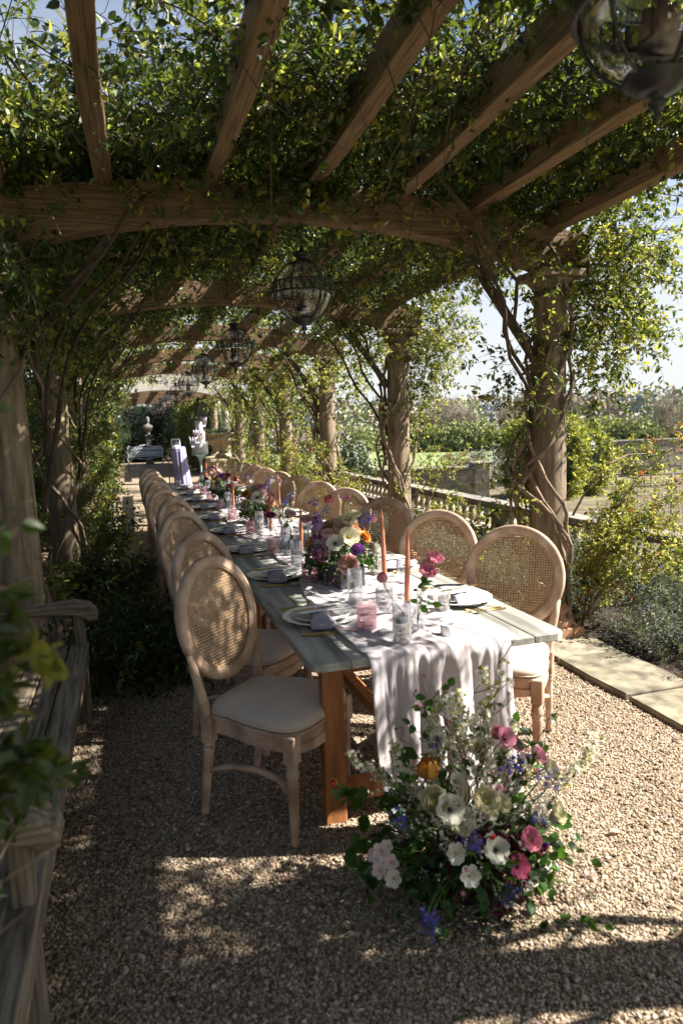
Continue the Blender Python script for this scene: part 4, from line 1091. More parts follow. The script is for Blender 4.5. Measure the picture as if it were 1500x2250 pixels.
CAN_N = 325; GAPK = .9; HANG_K = .55
roses = {}
for i, y in enumerate(TY):
    for side, x in ((1, XR), (-1, XL)): roses[(i, side)] = rose(x, y, i, side)
m = 150; X = np.concatenate([rng.normal(.95, .28, 70), rng.uniform(-.6, 2.7, 80)]); S0 = np.stack([X, 4.2+rng.normal(0, .07, m), 3.06-.1*((X-XC)/1.77)**2+.05*rng.random(m)], 1)
D = rng.normal(0, .6, (m, 3)); D[:, 1] -= .5; D[:, 2] -= .35
P = twigs(S0, D, .16+.30*rng.random(m)**2, 7, .22, .4)-np.array([XL, TY[1], 0])
o = link('beam_trails', shoots_mesh('beam_trails', P, .05, 2, ('leaf', 'leafyoung'), (.8, .2), r=(.0022, .0009), fold=.2), roses[(1, -1)]); o['kind'] = 'stuff'
# arms that reach past the nearest right column: spread canes with young red-tipped leaves
def cane_bush(name, c, spec, ll, mats, pr, label, cat, cane_r=(.009, .003), per=2, stem='bark', shoot_len=.2, seed=3, group=None, prob=1., wid=.55):
    """spec: list of (target offset) canes from the base; side shoots carry the leaves"""
    root = empty(name, c, 0, label, cat, group)
    rd = random.Random(seed); sp_ = []; spec = [(b, t, int(n_*(1.4 if seed == 3 else 1))) for b, t, n_ in spec]
    for (b, t, n_) in spec:
        pts = []; b = Vector(b); t = Vector(t); m = 12
        side = Vector((rd.uniform(-1, 1), rd.uniform(-1, 1), rd.uniform(-.2, .6)))*.12*(t-b).length
        for j in range(m+1):
            u = j/m; p = b.lerp(t, u)+Vector((0, 0, .22*(t-b).length*math.sin(u*PI)*.7))+side*math.sin(u*PI)+Vector((rd.uniform(-1, 1), rd.uniform(-1, 1), rd.uniform(-1, 1)))*.008
            pts.append(p)
        s = MB(); s.tube(pts, [cane_r[0]+(cane_r[1]-cane_r[0])*j/m for j in range(m+1)], 6, True, .08); s.obj('cane', MT[stem], root)
        A = np.array([list(p) for p in pts]); k = rng.integers(2, m, n_); f = rng.random((n_, 1)); S0 = A[k]*(1-f)+A[np.minimum(k+1, m)]*f
        D = unit(A[np.minimum(k+1, m)]-A[k-1])*.5+rng.normal(0, .7, (n_, 3))+np.array([0, 0, .25])
        sp_.append(twigs(S0, D, shoot_len*(.5+rng.random(n_)), 6, .08, .35))
    P = np.concatenate(sp_)
    o = link('foliage', shoots_mesh('foliage', P, ll, per, mats, pr, stem=stem, r=(.0022, .0009), prob=prob, wid=wid), root); o['kind'] = 'stuff'
    return root
Y3 = ('leafyoung', 'leaf', 'leafred')
cane_bush('rose_bush', (XR+.28, 4.25, 0), [((0, 0, 0), (.85, -.1, 1.42), 34), ((0, .05, .0), (1.05, .1, 1.12), 40), ((0, 0, .6), (.8, 0, .75), 50), ((-.1, 0, .9), (.75, .1, 1.3), 26), ((0, 0, .1), (.7, -.35, .62), 60), ((0, -.1, .1), (.45, -.3, .9), 60),
   ((.05, 0, .1), (.5, .1, 1.0), 60), ((.05, 0, .1), (.95, -.2, .35), 46), ((0, 0, .1), (.12, -.25, .75), 40), ((0, 0, .3), (.3, .2, .55), 50), ((0, .1, 0), (.7, .4, 1.0), 50)], .032, Y3, (.76, .18, .06),
   'loose yellow-green rose bush with red tips right of the large front column', 'rose bush', shoot_len=.17)
cane_bush('rose_bush', (XR+.1, 7.3, 0), [((0, 0, 0), (.75, -.2, 1.3), 20), ((0, 0, .7), (.95, -.3, 1.15), 18), ((0, 0, .2), (.55, -.4, .75), 30), ((0, 0, .2), (-.25, -.3, .8), 26), ((0, 0, .1), (.25, -.3, .55), 30), ((0, 0, .1), (.9, -.3, .5), 20)], .034, Y3, (.78, .16, .06),
   'sparse rose bush reaching right from the foot of the second right column', 'rose bush', shoot_len=.17, seed=9)
for k, (y, lb) in enumerate(((9.7, 'bushy young rose filling the gap before the third right column'), (12.4, 'dense rose bush before the fourth right column behind the chairs'), (15.2, 'rose bush behind the far chairs near the stone urns'))):
    cane_bush('rose_bush', (XR-.05, y, 0), [((0, 0, 0), (rng.uniform(-.3, .45), rng.uniform(-.9, .5), rng.uniform(.5, 1.35)), 34) for _ in range(8)], .045, Y3, (.6, .32, .08), lb, 'rose bush', shoot_len=.24, seed=20+k)

# shoots close to the camera at the left edge
cane_bush('rose_shoot', (-.52, .98, .85), [((0, 0, 0), (.37, -.03, .78), 12), ((0, 0, .1), (.39, .0, .66), 14), ((0, 0, .1), (.39, .05, .55), 16), ((0, 0, 0), (.36, .0, .46), 12), ((0, 0, -.2), (.37, .02, .30), 15), ((0, 0, -.2), (.38, .0, .16), 10), ((0, 0, -.4), (.33, .1, .02), 6), ((0, .2, -.5), (.36, .55, .05), 8), ((0, 0, .3), (.34, .1, .85), 8), ((0, .2, .3), (.2, .3, 1.1), 10)], .036, ('leafyoung', 'leaf'), (.07, .93),
   'out-of-focus rose shoots leaning in at the left edge over the bench', 'rose shoots', cane_r=(.003, .0012), shoot_len=.07, seed=5, wid=.7)

# ---------------------------------------------------------------- low plants
def mound(name, c, r_, h, n_, ll, mats, pr, label, cat, group=None, shoot=.3, wid=.5, per=2, stem='bark2', up=1., steps=6, wander=.3, core=None, droop=.04):
    root = empty(name, c, 0, label, cat, group)
    a = rng.random(n_)*6.283; q = np.sqrt(rng.random(n_)); S0 = np.stack([q*r_*.55*np.cos(a), q*r_*.55*np.sin(a), rng.random(n_)*h*.45*(1-q*.6)], 1)
    D = np.stack([q*np.cos(a), q*np.sin(a), np.full(n_, up)], 1)+rng.normal(0, .28, (n_, 3))
    P = twigs(S0, D, h*.62*(.7+.6*rng.random(n_)), steps, droop, wander)
    o = link('foliage', shoots_mesh('foliage', P, ll, per, mats, pr, stem=stem, r=(.002, .0008), wid=wid), root); o['kind'] = 'stuff'
    s = MB(); 
    for k in range(5):
        s.tube([(0, 0, 0), (r_*.3*math.cos(k*1.3), r_*.3*math.sin(k*1.3), h*.5)], [.008, .004], 5)
    s.obj('stems', MT[stem], root); return root
MT['lavflower'] = mat('lavender_spike', (.20, .19, .24), .9, .3, 30, 0)
lav = [(3.42, 3.75, .3, .34), (3.9, 3.9, .4, .50), (3.55, 3.05, .3, .36), (4.1, 3.2, .42, .5), (3.45, 4.75, .28, .36), (4.55, 3.7, .4, .5), (3.45, 5.5, .32, .42), (3.5, 6.3, .32, .42), (3.4, 7.0, .3, .36), (3.5, 8.0, .34, .4), (3.5, 9.0, .34, .42), (4.2, 5.0, .36, .44), (4.25, 6.2, .36, .42), (3.4, 2.3, .3, .36), (4.6, 4.6, .34, .44)]
lls = ['lavender bush nearest the paving, at the foot of the yellow-green rose', 'large silvery lavender bush at the right edge behind the first', 'lavender bush at the right edge just above the paving', 'big lavender bush cut by the right edge of the picture',
  'lavender clump behind the large front column', 'tall lavender clump at the right edge below the balustrade', 'lavender clump between the near right chairs and the balustrade', 'grey-green lavender seen over the second right chair',
  'lavender at the foot of the second right column', 'lavender clump past the second right column', 'farthest lavender clump of the bed, near the third right column', 'lavender close to the balustrade behind the rose bush', 'lavender against the balustrade beyond the rose bush', 'lavender clump at the paving, lower right corner', 'lavender clump against the balustrade at far right']
for (x, y, r_, h), lb in zip(lav, lls):
    mound('lavender', (x, y, -.01), r_*1.15, h*1.15, int(330 if y < 5 else 170), .034 if y < 5 else .05, ('lav', 'lavflower'), (.8, .2), lb, 'lavender', 'lavender clumps in the bed', wid=.16, per=3, up=.95)
mound('leafy_plant', (3.12, 4.62, 0), .2, .3, 26, .13, ('leafyoung', 'leaf'), (.5, .5), 'broad-leaved green plant at the foot of the large right column', 'plant', wid=.22, per=1, up=.6)
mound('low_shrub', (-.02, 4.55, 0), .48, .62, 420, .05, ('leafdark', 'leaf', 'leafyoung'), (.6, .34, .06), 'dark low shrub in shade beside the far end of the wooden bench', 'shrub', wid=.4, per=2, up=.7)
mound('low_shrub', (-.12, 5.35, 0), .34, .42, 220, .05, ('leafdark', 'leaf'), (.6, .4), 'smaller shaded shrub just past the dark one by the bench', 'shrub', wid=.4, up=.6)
mound('low_shrub', (-.30, 6.6, 0), .36, .6, 260, .06, ('leaf', 'leafyoung', 'leafdark'), (.5, .15, .35), 'leafy shrub at the foot of the second left column', 'shrub', wid=.42, up=.8)
mound('low_shrub', (-.55, 8.6, 0), .38, 1.0, 360, .055, ('leaf', 'leafyoung', 'leafdark'), (.45, .25, .3), 'taller leafy shrub past the second left column', 'shrub', wid=.45, up=1.1)
mound('low_shrub', (.02, 7.8, 0), .18, .25, 60, .06, ('leafdark', 'leaf'), (.5, .5), 'little leafy plant at the gravel edge behind the left chairs', 'shrub', wid=.3, up=.6)
# small weeds and fallen bits
# ---------------------------------------------------------------- hedges and shrubs beyond
def leafy_block(name, boxes, n_, ll, mats, pr, label, cat, kind=None, group=None, dark=True, seed=0, dirb=(0, 0, .2)):
    """boxes: list of (centre, half size); leaves cover the surface and upper depth of rounded boxes"""
    root = empty(name, boxes[0][0], 0, label, cat, group); o_ = np.array(boxes[0][0])
    S = []; D = []
    vol = np.array([b[1][0]*b[1][1]+b[1][1]*b[1][2]+b[1][0]*b[1][2] for b in boxes]); cnt = (n_*vol/vol.sum()).astype(int)
    s = MB()
    for (c, h), k in zip(boxes, cnt):
        u = rng.normal(0, 1, (k, 3)); u = unit(np.sign(u)*np.abs(u)**.7); rad = .80+.2*rng.random((k, 1)) 
        bump = 1+.10*np.sin(u[:, :1]*7+seed)+.08*np.sin(u[:, 1:2]*9+u[:, 2:]*5)
        S.append(np.array(c)+u*np.array(h)*rad*bump-o_); D.append(u+rng.normal(0, .5, (k, 3))+np.array(dirb))
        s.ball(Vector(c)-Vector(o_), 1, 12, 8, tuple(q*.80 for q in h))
    P = twigs(np.concatenate(S), np.concatenate(D), ll*3.2*(.6+.8*rng.random(sum(cnt))), 4, .05, .4)
    if dark: s.obj('dark_core', MT['leafdark'], root)  # solid dark-leaf ellipsoids filling the inside of the foliage
    o = link('foliage', shoots_mesh('foliage', P, ll, 2, mats, pr, r=(ll*.04, ll*.02), from_=.1), root); o['kind'] = 'stuff'
    return root
leafy_block('hedge', [((-1.62, y_, 1.3), (.75, 1.7, 1.6)) for y_ in np.arange(11, 36, 2.4)], 5200, .085, ('leaf', 'leafyoung', 'leafdark'), (.55, .25, .2), 'tall sunlit hedge along the left side of the far path', 'hedge')
leafy_block('hedge', [((-2.4, y_, 1.1), (.8, 1.6, 1.3)) for y_ in (-2.5, .2, 2.9, 5.5, 8.0, 10.2)], 2600, .08, ('leaf', 'leafyoung', 'leafdark'), (.5, .3, .2), 'garden shrubs behind the left columns, extended out of view to block sky light', 'shrubs')  # shrub row carried on past the camera, unseen, to block sky light
leafy_block('yew_hedge', [((-.9, 37.6, 1.5), (1.3, .8, 2.0)), ((2.6, 37.6, 1.5), (1.3, .8, 2.0)), ((.8, 38.4, 1.4), (1.6, .5, 2.0))], 3600, .09, ('yew',), None, 'near-black yew hedge closing the view behind the statue', 'hedge')
leafy_block('hedge', [((3.0, y_, 1.6), (.8, 1.6, 2.0)) for y_ in np.arange(25.5, 36, 2.2)], 2400, .1, ('leaf', 'leafyoung', 'leafdark'), (.5, .3, .2), 'tall hedge on the right of the path beyond the stone arch', 'hedge')
MT['whiteblossom'] = mat('white_blossom', (.75, .75, .70), .7, .08, 8, 0, island=.1, trans=((.75, .75, .68), .3))
leafy_block('flowering_shrub', [((6.15, 19, .0), (.62, .6, 1.15))], 900, .075, ('leafdark', 'leaf', 'whiteblossom'), (.46, .34, .2), 'rounded dark shrub dotted with white flowers beyond the balustrade', 'shrub')
leafy_block('cypress', [((4.2, 22.8, .6), (.32, .32, 1.0)), ((4.2, 22.8, -.4), (.36, .36, .8))], 500, .07, ('leafdark',), None, 'small dark clipped cypress left of the flowering shrub', 'cypress')
leafy_block('box_ball', [((4.4, 20.6, -.1), (.5, .5, .45))], 300, .05, ('leafdark', 'leaf'), (.7, .3), 'clipped green box ball beside the far right columns', 'shrub')
leafy_block('green_shrub', [((14.4, 21.5, .2), (1.5, 1.1, 1.6)), ((16.3, 22.2, 0), (1.2, 1, 1.3))], 3000, .12, ('leafyoung', 'leaf'), (.6, .4), 'big soft bright green shrub behind the large column', 'shrub')
MT['dry'] = mat('dry_twigs', (.22, .18, .13), 1, .3, 5, 0, island=.3)
MT['grey'] = mat('grey_leaf', (.22, .25, .18), .9, .3, 5, 0, island=.3)
for k, (x, y, lb) in enumerate([(15.2, 27.0, 'grey-leaved wall shrub against the long garden wall'), (18.2, 28.6, 'twiggy brown wall shrub on the long garden wall'), (21.0, 28.4, 'green wall shrub against the long wall near the right edge'), (13.2, 25.5, 'pale shrub at the left end of the long garden wall'), (24.5, 28.4, 'dark green wall shrub outside the right end of the wall')]):
    leafy_block('wall_shrub', [((x, y, -.55), (1.25, .5, .85))], 520, .085, (('grey', 'whiteblossom'), ('dry', 'grey'), ('leaf', 'leafyoung'), ('grey', 'dry'), ('leaf', 'leafdark'))[k], (.7, .3), lb, 'shrub', dark=False)
leafy_block('daffodils', [((7.2+k*.9, 17.5-.2*k, -1.05), (.6, .5, .25)) for k in range(4)], 600, .09, ('lav', 'whiteblossom', 'leaf'), (.4, .2, .4), 'pale narcissus and grey foliage below the pier', 'flowers', dark=False)
leafy_block('border_plants', [((x, y, -1.05), (.7, .6, .35)) for x, y in ((6.4, 11.5), (7.4, 12.2), (8.8, 12.5), (9.9, 13.0), (11.5, 13.4), (7.2, 15))], 900, .09, ('leaf', 'grey', 'leafyoung'), (.4, .3, .3), 'low border plants in the kitchen garden', 'plants', dark=False)
# hillside and field trees; distance haze is put into the wood colours
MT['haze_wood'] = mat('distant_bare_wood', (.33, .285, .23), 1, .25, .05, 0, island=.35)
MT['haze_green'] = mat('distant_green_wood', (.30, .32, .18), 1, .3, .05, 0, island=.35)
MT['haze_far'] = mat('haze_tinted_wood', (.30, .33, .36), 1, .2, .05, 0, island=.2)
def wood(name, n_, r0, r1, a0, a1, size, leaf, mats, pr, label, per=36, seed=2):
    a = np.radians(rng.uniform(a0, a1, n_)); r_ = np.sqrt(rng.uniform(r0*r0, r1*r1, n_)); X = r_*np.sin(a); Y = r_*np.cos(a); Z = land(X, Y)
    sz = size*(.6+.8*rng.random(n_)); C = np.stack([X, Y, Z+sz*.9], 1)
    C = np.repeat(C, per, 0); sr = np.repeat(sz, per)[:, None]; u = unit(rng.normal(0, 1, (len(C), 3))); P = C+u*sr*np.array([1, 1, 1.0])*(.55+.5*rng.random((len(C), 1)))
    V, F = leaf_arrays(P, u+rng.normal(0, .6, u.shape), unit(rng.normal(0, 1, u.shape)+u), leaf*(.7+.6*rng.random(len(P))), leaf*.8*np.ones(len(P)))
    mi = np.repeat(np.repeat(rng.choice(len(mats), n_, p=pr), per), 2)
    o = link(name, np_mesh(name, V, F, [MT[m_] for m_ in mats], mi)); tag(o, label, 'woodland', kind='stuff')
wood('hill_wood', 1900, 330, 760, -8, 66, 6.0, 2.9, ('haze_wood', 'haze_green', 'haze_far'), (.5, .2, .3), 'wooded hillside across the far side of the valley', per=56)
wood('far_hill_wood', 420, 760, 900, -8, 66, 8, 4.5, ('haze_far',), (1,), 'wooded ridge on the skyline, tinted bluish for haze')
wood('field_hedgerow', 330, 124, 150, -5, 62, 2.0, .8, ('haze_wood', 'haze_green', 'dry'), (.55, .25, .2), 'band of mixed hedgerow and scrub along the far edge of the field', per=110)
def bare_tree(x, y, h, label, seed):
    z = float(land(np.array([x]), np.array([y]))[0]); root = empty('bare_tree', (x, y, z), 0, label, 'tree', 'bare trees at the far edge of the field'); rd = random.Random(seed)
    s = MB(); s.tube([(0, 0, 0), (.1, 0, h*.25), (0, .1, h*.5), (.1, 0, h*.8)], [h*.03, h*.024, h*.016, h*.006], 7); s.obj('trunk', MT['haze_wood'], root)
    n_ = 60; t = rng.random(n_); a = rng.random(n_)*6.28
    S0 = np.stack([0*t, 0*t, h*(.18+.55*t)], 1); D = np.stack([np.cos(a), np.sin(a), .9+.6*t], 1)
    P = twigs(S0, D, h*(.5-.22*t), 8, -.03, .35); V, F = twig_tubes(P, h*.008, h*.0025)
    k = rng.integers(2, 8, (n_, 14)); S1 = P[np.arange(n_)[:, None], k].reshape(-1, 3); D1 = np.repeat(D, 14, 0)+rng.normal(0, .8, (n_*14, 3))
    P1 = twigs(S1, D1, h*.16, 4, -.02, .5); V1, F1 = twig_tubes(P1, h*.003, h*.001); V_, F_ = join_arrays([(V, F), (V1, F1)])
    o = link('crown', np_mesh('crown', V_, F_, MT['haze_wood']), root)
for k, (a_, d_, h, lb) in enumerate([(26.2, 126, 9.5, 'large bare tree standing left of the second right column gap'), (27.6, 124, 8.8, 'wide bare tree right of the largest bare one'), (24.6, 128, 8.0, 'bare tree near the right edge of the second column'), (21.5, 128, 7.5, 'small bare tree seen left of the second right column'), (30.5, 130, 8, 'bare tree just left of the large front column'), (42.5, 120, 8.5, 'bare tree at the right edge above the long wall'), (44.5, 116, 9, 'bare tree cut by the right edge')]):
    a_ = R(a_); bare_tree(d_*math.sin(a_), d_*math.cos(a_), h, lb, k)
def round_tree(a_, d_, h, label, mats, pr):
    a_ = R(a_); x, y = d_*math.sin(a_), d_*math.cos(a_); z = float(land(np.array([x]), np.array([y]))[0])
    r_ = leafy_block('field_tree', [((x, y, z+h*.55), (h*.55, h*.5, h*.42)), ((x+h*.4, y, z+h*.45), (h*.4, h*.4, h*.36))], 420, .55, mats, pr, label, 'tree', group='leafy trees along the field edge')
    s = MB(); s.tube([(0, 0, -h*.55), (0, 0, 0)], [.25, .15], 6); s.obj('trunk', MT['haze_wood'], r_)
MT['fieldgreen'] = mat('field_tree_green', (.32, .35, .15), .9, .25, .5, 0, island=.3)
for k, (a_, d_, h, lb) in enumerate([(25.3, 118, 3.6, 'rounded olive-green tree at the field edge under the bare tree'), (27.4, 118, 4.2, 'largest olive-green tree at the field edge'), (29.2, 117, 3.3, 'dark green rounded tree left of the large column'), (23.2, 120, 3.2, 'low green tree right of the second column'), (31.5, 119, 3.5, 'green tree hidden partly by the large column'), (38, 118, 4, 'green tree right of the large column'), (40.5, 116, 3.6, 'green tree above the long wall'), (18.5, 122, 3.4, 'green tree behind the third right column')]):
    round_tree(a_, d_, h, lb, ('fieldgreen', 'haze_green'), (.6, .4))
# tree guards in the field
for k, (px_a, d_) in enumerate(((29.9, 72), (30.3, 74))):
    a_ = R(px_a); r_ = empty('tree_guard', (d_*math.sin(a_), d_*math.cos(a_), -3.2), 0, ('left' if k == 0 else 'right')+' one of two wooden tree guards standing in the field', 'tree guard', 'tree guards in the field')
    for j in range(4):
        s = MB(); s.beam(((j % 2)*.5, (j//2)*.5, 0), ((j % 2)*.5, (j//2)*.5, 1.5), .08, .08, (0, 1, 0)); s.obj('post', MT['bark'], r_)
    for z in (.6, 1.3):
        s = MB(); s.box((.25, -.05, z), (.6, .04, .08)); s.obj('rail', MT['bark'], r_)
# ---------------------------------------------------------------- flowers
def pet(name, c, var=.12, tr=.4, col2=None, rough=.6, scale=30):
    MT[name] = mat(name, c, rough, var, scale, 0, island=.12, trans=(None, tr), col2=col2, spec=.25); return MT[name]
pet('p_white', (.74, .72, .62)); pet('p_cream', (.72, .68, .46)); pet('p_pink', (.80, .36, .47), .18); pet('p_hot', (.66, .13, .25), .2)
pet('p_blush', (.78, .54, .50), .12); pet('p_peach', (.72, .42, .30), .15); pet('p_orange', (.78, .22, .03), .2, col2=(.80, .45, .08)); pet('p_amber', (.78, .42, .10), .2)
pet('p_blue', (.16, .15, .50), .25); pet('p_violet', (.17, .03, .25), .3); pet('p_lilac', (.44, .32, .50), .2); pet('p_burg', (.12, .012, .035), .4); pet('p_mag', (.34, .06, .16), .3)
pet('p_red', (.60, .05, .03), .2); pet('p_apple', (.76, .62, .62), .1); pet('p_palebl', (.36, .36, .62), .2)
MT['stemgreen'] = mat('green_stem', (.09, .15, .04), .6, .2, 10, 0)
MT['eye'] = mat('dark_flower_eye', (.03, .02, .03), .8, .3, 10, 0)
MT['pollen'] = mat('yellow_pollen', (.45, .36, .05), .8, .3, 10, 0)
MT['twigbrown'] = mat('blossom_twig', (.12, .07, .045), .8, .3, 10, 0)
def petal(s, az, L, W, e0, e1, base=(0, 0, 0), cup=.25, nu=4, nv=2, ruf=0, r0=0, tipw=.35, point=0):
    """petal leaving the base at elevation e0 and ending at e1 (radians above horizontal)"""
    ca, sa = math.cos(az), math.sin(az); r = r0; z = 0; rows = []
    for i in range(nu+1):
        u = i/nu; w = W*math.sqrt(max(0, 1-((u-.58)/.62)**2))*(1 if u < .99 else .82) if not point else W*math.sin(PI*(u*.86+.10))**.8
        row = []
        for k in range(-nv, nv+1):
            v = k/nv; q = v*w/2; rr = r-cup*W*v*v*.5*math.sin((e0+e1)/2)*u*1.2+ (ruf*random.uniform(-1, 1)*u if ruf else 0); zz = z+cup*W*v*v*.5*math.cos((e0+e1)/2)+(ruf*random.uniform(-1, 1)*u if ruf else 0)
            row.append((base[0]+ca*rr-sa*q, base[1]+sa*rr+ca*q, base[2]+zz))
        rows.append(row)
        e = e0+(e1-e0)*(min(1, u*2.2) if point else u); r += math.cos(e)*L/nu; z += math.sin(e)*L/nu
    m = 2*nv+1; vs = [p for row in rows for p in row]; fs = []
    for i in range(nu):
        for k in range(m-1): fs.append((i*m+k, i*m+k+1, (i+1)*m+k+1, (i+1)*m+k))
    s.add(vs, fs, True)
def ranunculus(r, m, eye='pollen', layers=5, openness=0.):
    s = MB()
    for j in range(layers):
        t = j/(layers-1); n = 5+j; rr = r*(.22+.78*t)
        for k in range(n):
            a = 2*PI*k/n+j*.7+random.uniform(-.1, .1); L = r*(.75+.75*t)*random.uniform(.93, 1.07)
            petal(s, a, L, rr*1.5, R(15), R(135-62*t-openness*40*t), (0, 0, r*.12*(1-t)), .5, 4, 1, 0, rr*.22)
    s.m = 1; s.ball((0, 0, r*.45), r*.2, 8, 5)
    return s.mesh('ranunculus', [MT[m], MT[eye]])
def anemone(r, m, eye='eye', n=6, cupped=25):
    s = MB()
    for j in range(2):
        for k in range(n//2+1 if j else n):
            petal(s, 2*PI*k/n*(1 if not j else 2)+j*.5+random.uniform(-.12, .12), r*random.uniform(.92, 1.08), r*.95, R(cupped+8), R(cupped-18+j*14), (0, 0, .001*j), .22, 4, 2, r*.035, r*.1)
    s.m = 1; s.ball((0, 0, r*.16), r*.17, 8, 5, (1, 1, .7))
    for k in range(16): s.ball((r*.27*math.cos(k*.393), r*.27*math.sin(k*.393), r*.15), r*.035, 4, 3)
    return s.mesh('anemone', [MT[m], MT[eye]])
def tulip(r, m, m2=None):
    s = MB()
    for j in range(2):
        s.m = j if m2 else 0
        for k in range(3): petal(s, 2*PI*k/3+j*PI/3, r*2.5, r*2.1, R(12), R(92+random.uniform(0, 10)-(2 if j else 6)), (0, 0, 0), .55, 6, 2, 0, r*(.18+.05*j), point=1)
    return s.mesh('tulip', [MT[m], MT[m2 or m]])
def carnation(r, m):
    s = MB()
    for j in range(5):
        n = 6+2*j
        for k in range(n): petal(s, 2*PI*k/n+j, r*(.7+.09*j), r*.6, R(80-12*j), R(70-19*j), (0, 0, r*.05*(4-j)), .1, 3, 2, r*.10, r*.06)
    return s.mesh('carnation', MT[m])
def floret_cluster(R0, m, n=70, fr=.008, sc=(1, 1, 1), name='lilac', m2=None):
    s = MB()
    for k in range(n):
        u = Vector((random.gauss(0, 1), random.gauss(0, 1), random.gauss(.3, 1))).normalized(); c = Vector((u.x*R0*sc[0], u.y*R0*sc[1], u.z*R0*sc[2]))*random.uniform(.75, 1.05)
        q = u.to_track_quat('Z', 'Y').to_matrix(); s.m = 1 if (m2 and random.random() < .35) else 0; a0 = random.random()*3
        for i in range(4):
            a = a0+i*PI/2; d = q @ Vector((math.cos(a), math.sin(a), .25)); e = q @ Vector((-math.sin(a), math.cos(a), 0)); 
            s.add([c, c+d*fr*.6+e*fr*.42, c+d*fr, c+d*fr*.6-e*fr*.42], [(0, 1, 2, 3)])
    return s.mesh(name, [MT[m], MT[m2 or m]])
def bell_spike(L, m, n=12, fr=.011, name='bluebell'):
    s = MB(); s.m = 1; s.tube([(0, 0, 0), (.004, 0, L*.5), (.016, 0, L)], .0016, 5); s.m = 0
    for k in range(n):
        t = (k+1)/n; z = L*(.25+.75*t); a = k*2.4; c = Vector((.02*t*t+.010*math.cos(a), .010*math.sin(a), z)); d = Vector((math.cos(a), math.sin(a), -.5)).normalized()
        q = d.to_track_quat('Z', 'Y').to_matrix(); f = fr*(1.2-.5*t)
        for i in range(5):
            b_ = i*2*PI/5; e = q @ Vector((math.cos(b_), math.sin(b_), 0)); g = q @ Vector((-math.sin(b_), math.cos(b_), 0))
            s.add([c+e*f*.25, c+d*f*1.0+e*f*.5+g*f*.35, c+d*f*1.5+e*f*1.0, c+d*f*1.0+e*f*.5-g*f*.35], [(0, 1, 2, 3)])
    return s.mesh(name, [MT[m], MT['stemgreen']])
def blossom(r, m='p_apple', n=5):
    s = MB()
    for k in range(n): petal(s, 2*PI*k/n, r, r*.85, R(35), R(8), (0, 0, 0), .3, 3, 1, r*.05, r*.08)
    s.m = 1; s.ball((0, 0, r*.12), r*.14, 6, 4); return s.mesh('blossom', [MT[m], MT['pollen']])
def bud(r, m='p_pink'):
    s = MB(); s.ball((0, 0, r*.8), r, 8, 6, (.8, .8, 1.1)); s.m = 1; s.ball((0, 0, 0), r*.5, 6, 4); return s.mesh('flower_bud', [MT[m], MT['stemgreen']])
def spray(L, n, fr=.006, m='p_white', name='blossom_spray', curve=.2, leafy=True, stem='twigbrown'):
    """arching twig set with tiny white florets"""
    s = MB(); pts = []
    for j in range(13): t = j/12; pts.append(Vector((curve*L*t*t+.01*math.sin(j*1.9), .012*math.sin(j*1.3), L*t*(1-.12*t))))
    s.m = 1; s.tube(pts, [.0022*(1-.6*j/12) for j in range(13)], 5)
    for k in range(n):
        t = .2+.8*random.random()**.8; j = min(11, int(t*12)); p = pts[j].lerp(pts[j+1], t*12-j)+Vector((random.gauss(0, 1), random.gauss(0, 1), random.gauss(0, 1)))*.007
        s.m = 2 if (leafy and random.random() < .25) else 0; u = Vector((random.gauss(0, 1), random.gauss(0, 1), random.gauss(0, 1)+.3)).normalized(); q = u.to_track_quat('Z', 'Y').to_matrix(); f = fr*random.uniform(.7, 1.3)*(2.0 if s.m == 2 else 1)
        for i in range(1 if s.m == 2 else 4):
            a = i*PI/2+k; d = q @ Vector((math.cos(a), math.sin(a), .2)); e = q @ Vector((-math.sin(a), math.cos(a), 0)); s.add([p, p+d*f*.6+e*f*.45, p+d*f*1.2, p+d*f*.6-e*f*.45], [(0, 1, 2, 3)])
    return s.mesh(name, [MT[m], MT[stem], MT['leafyoung']])
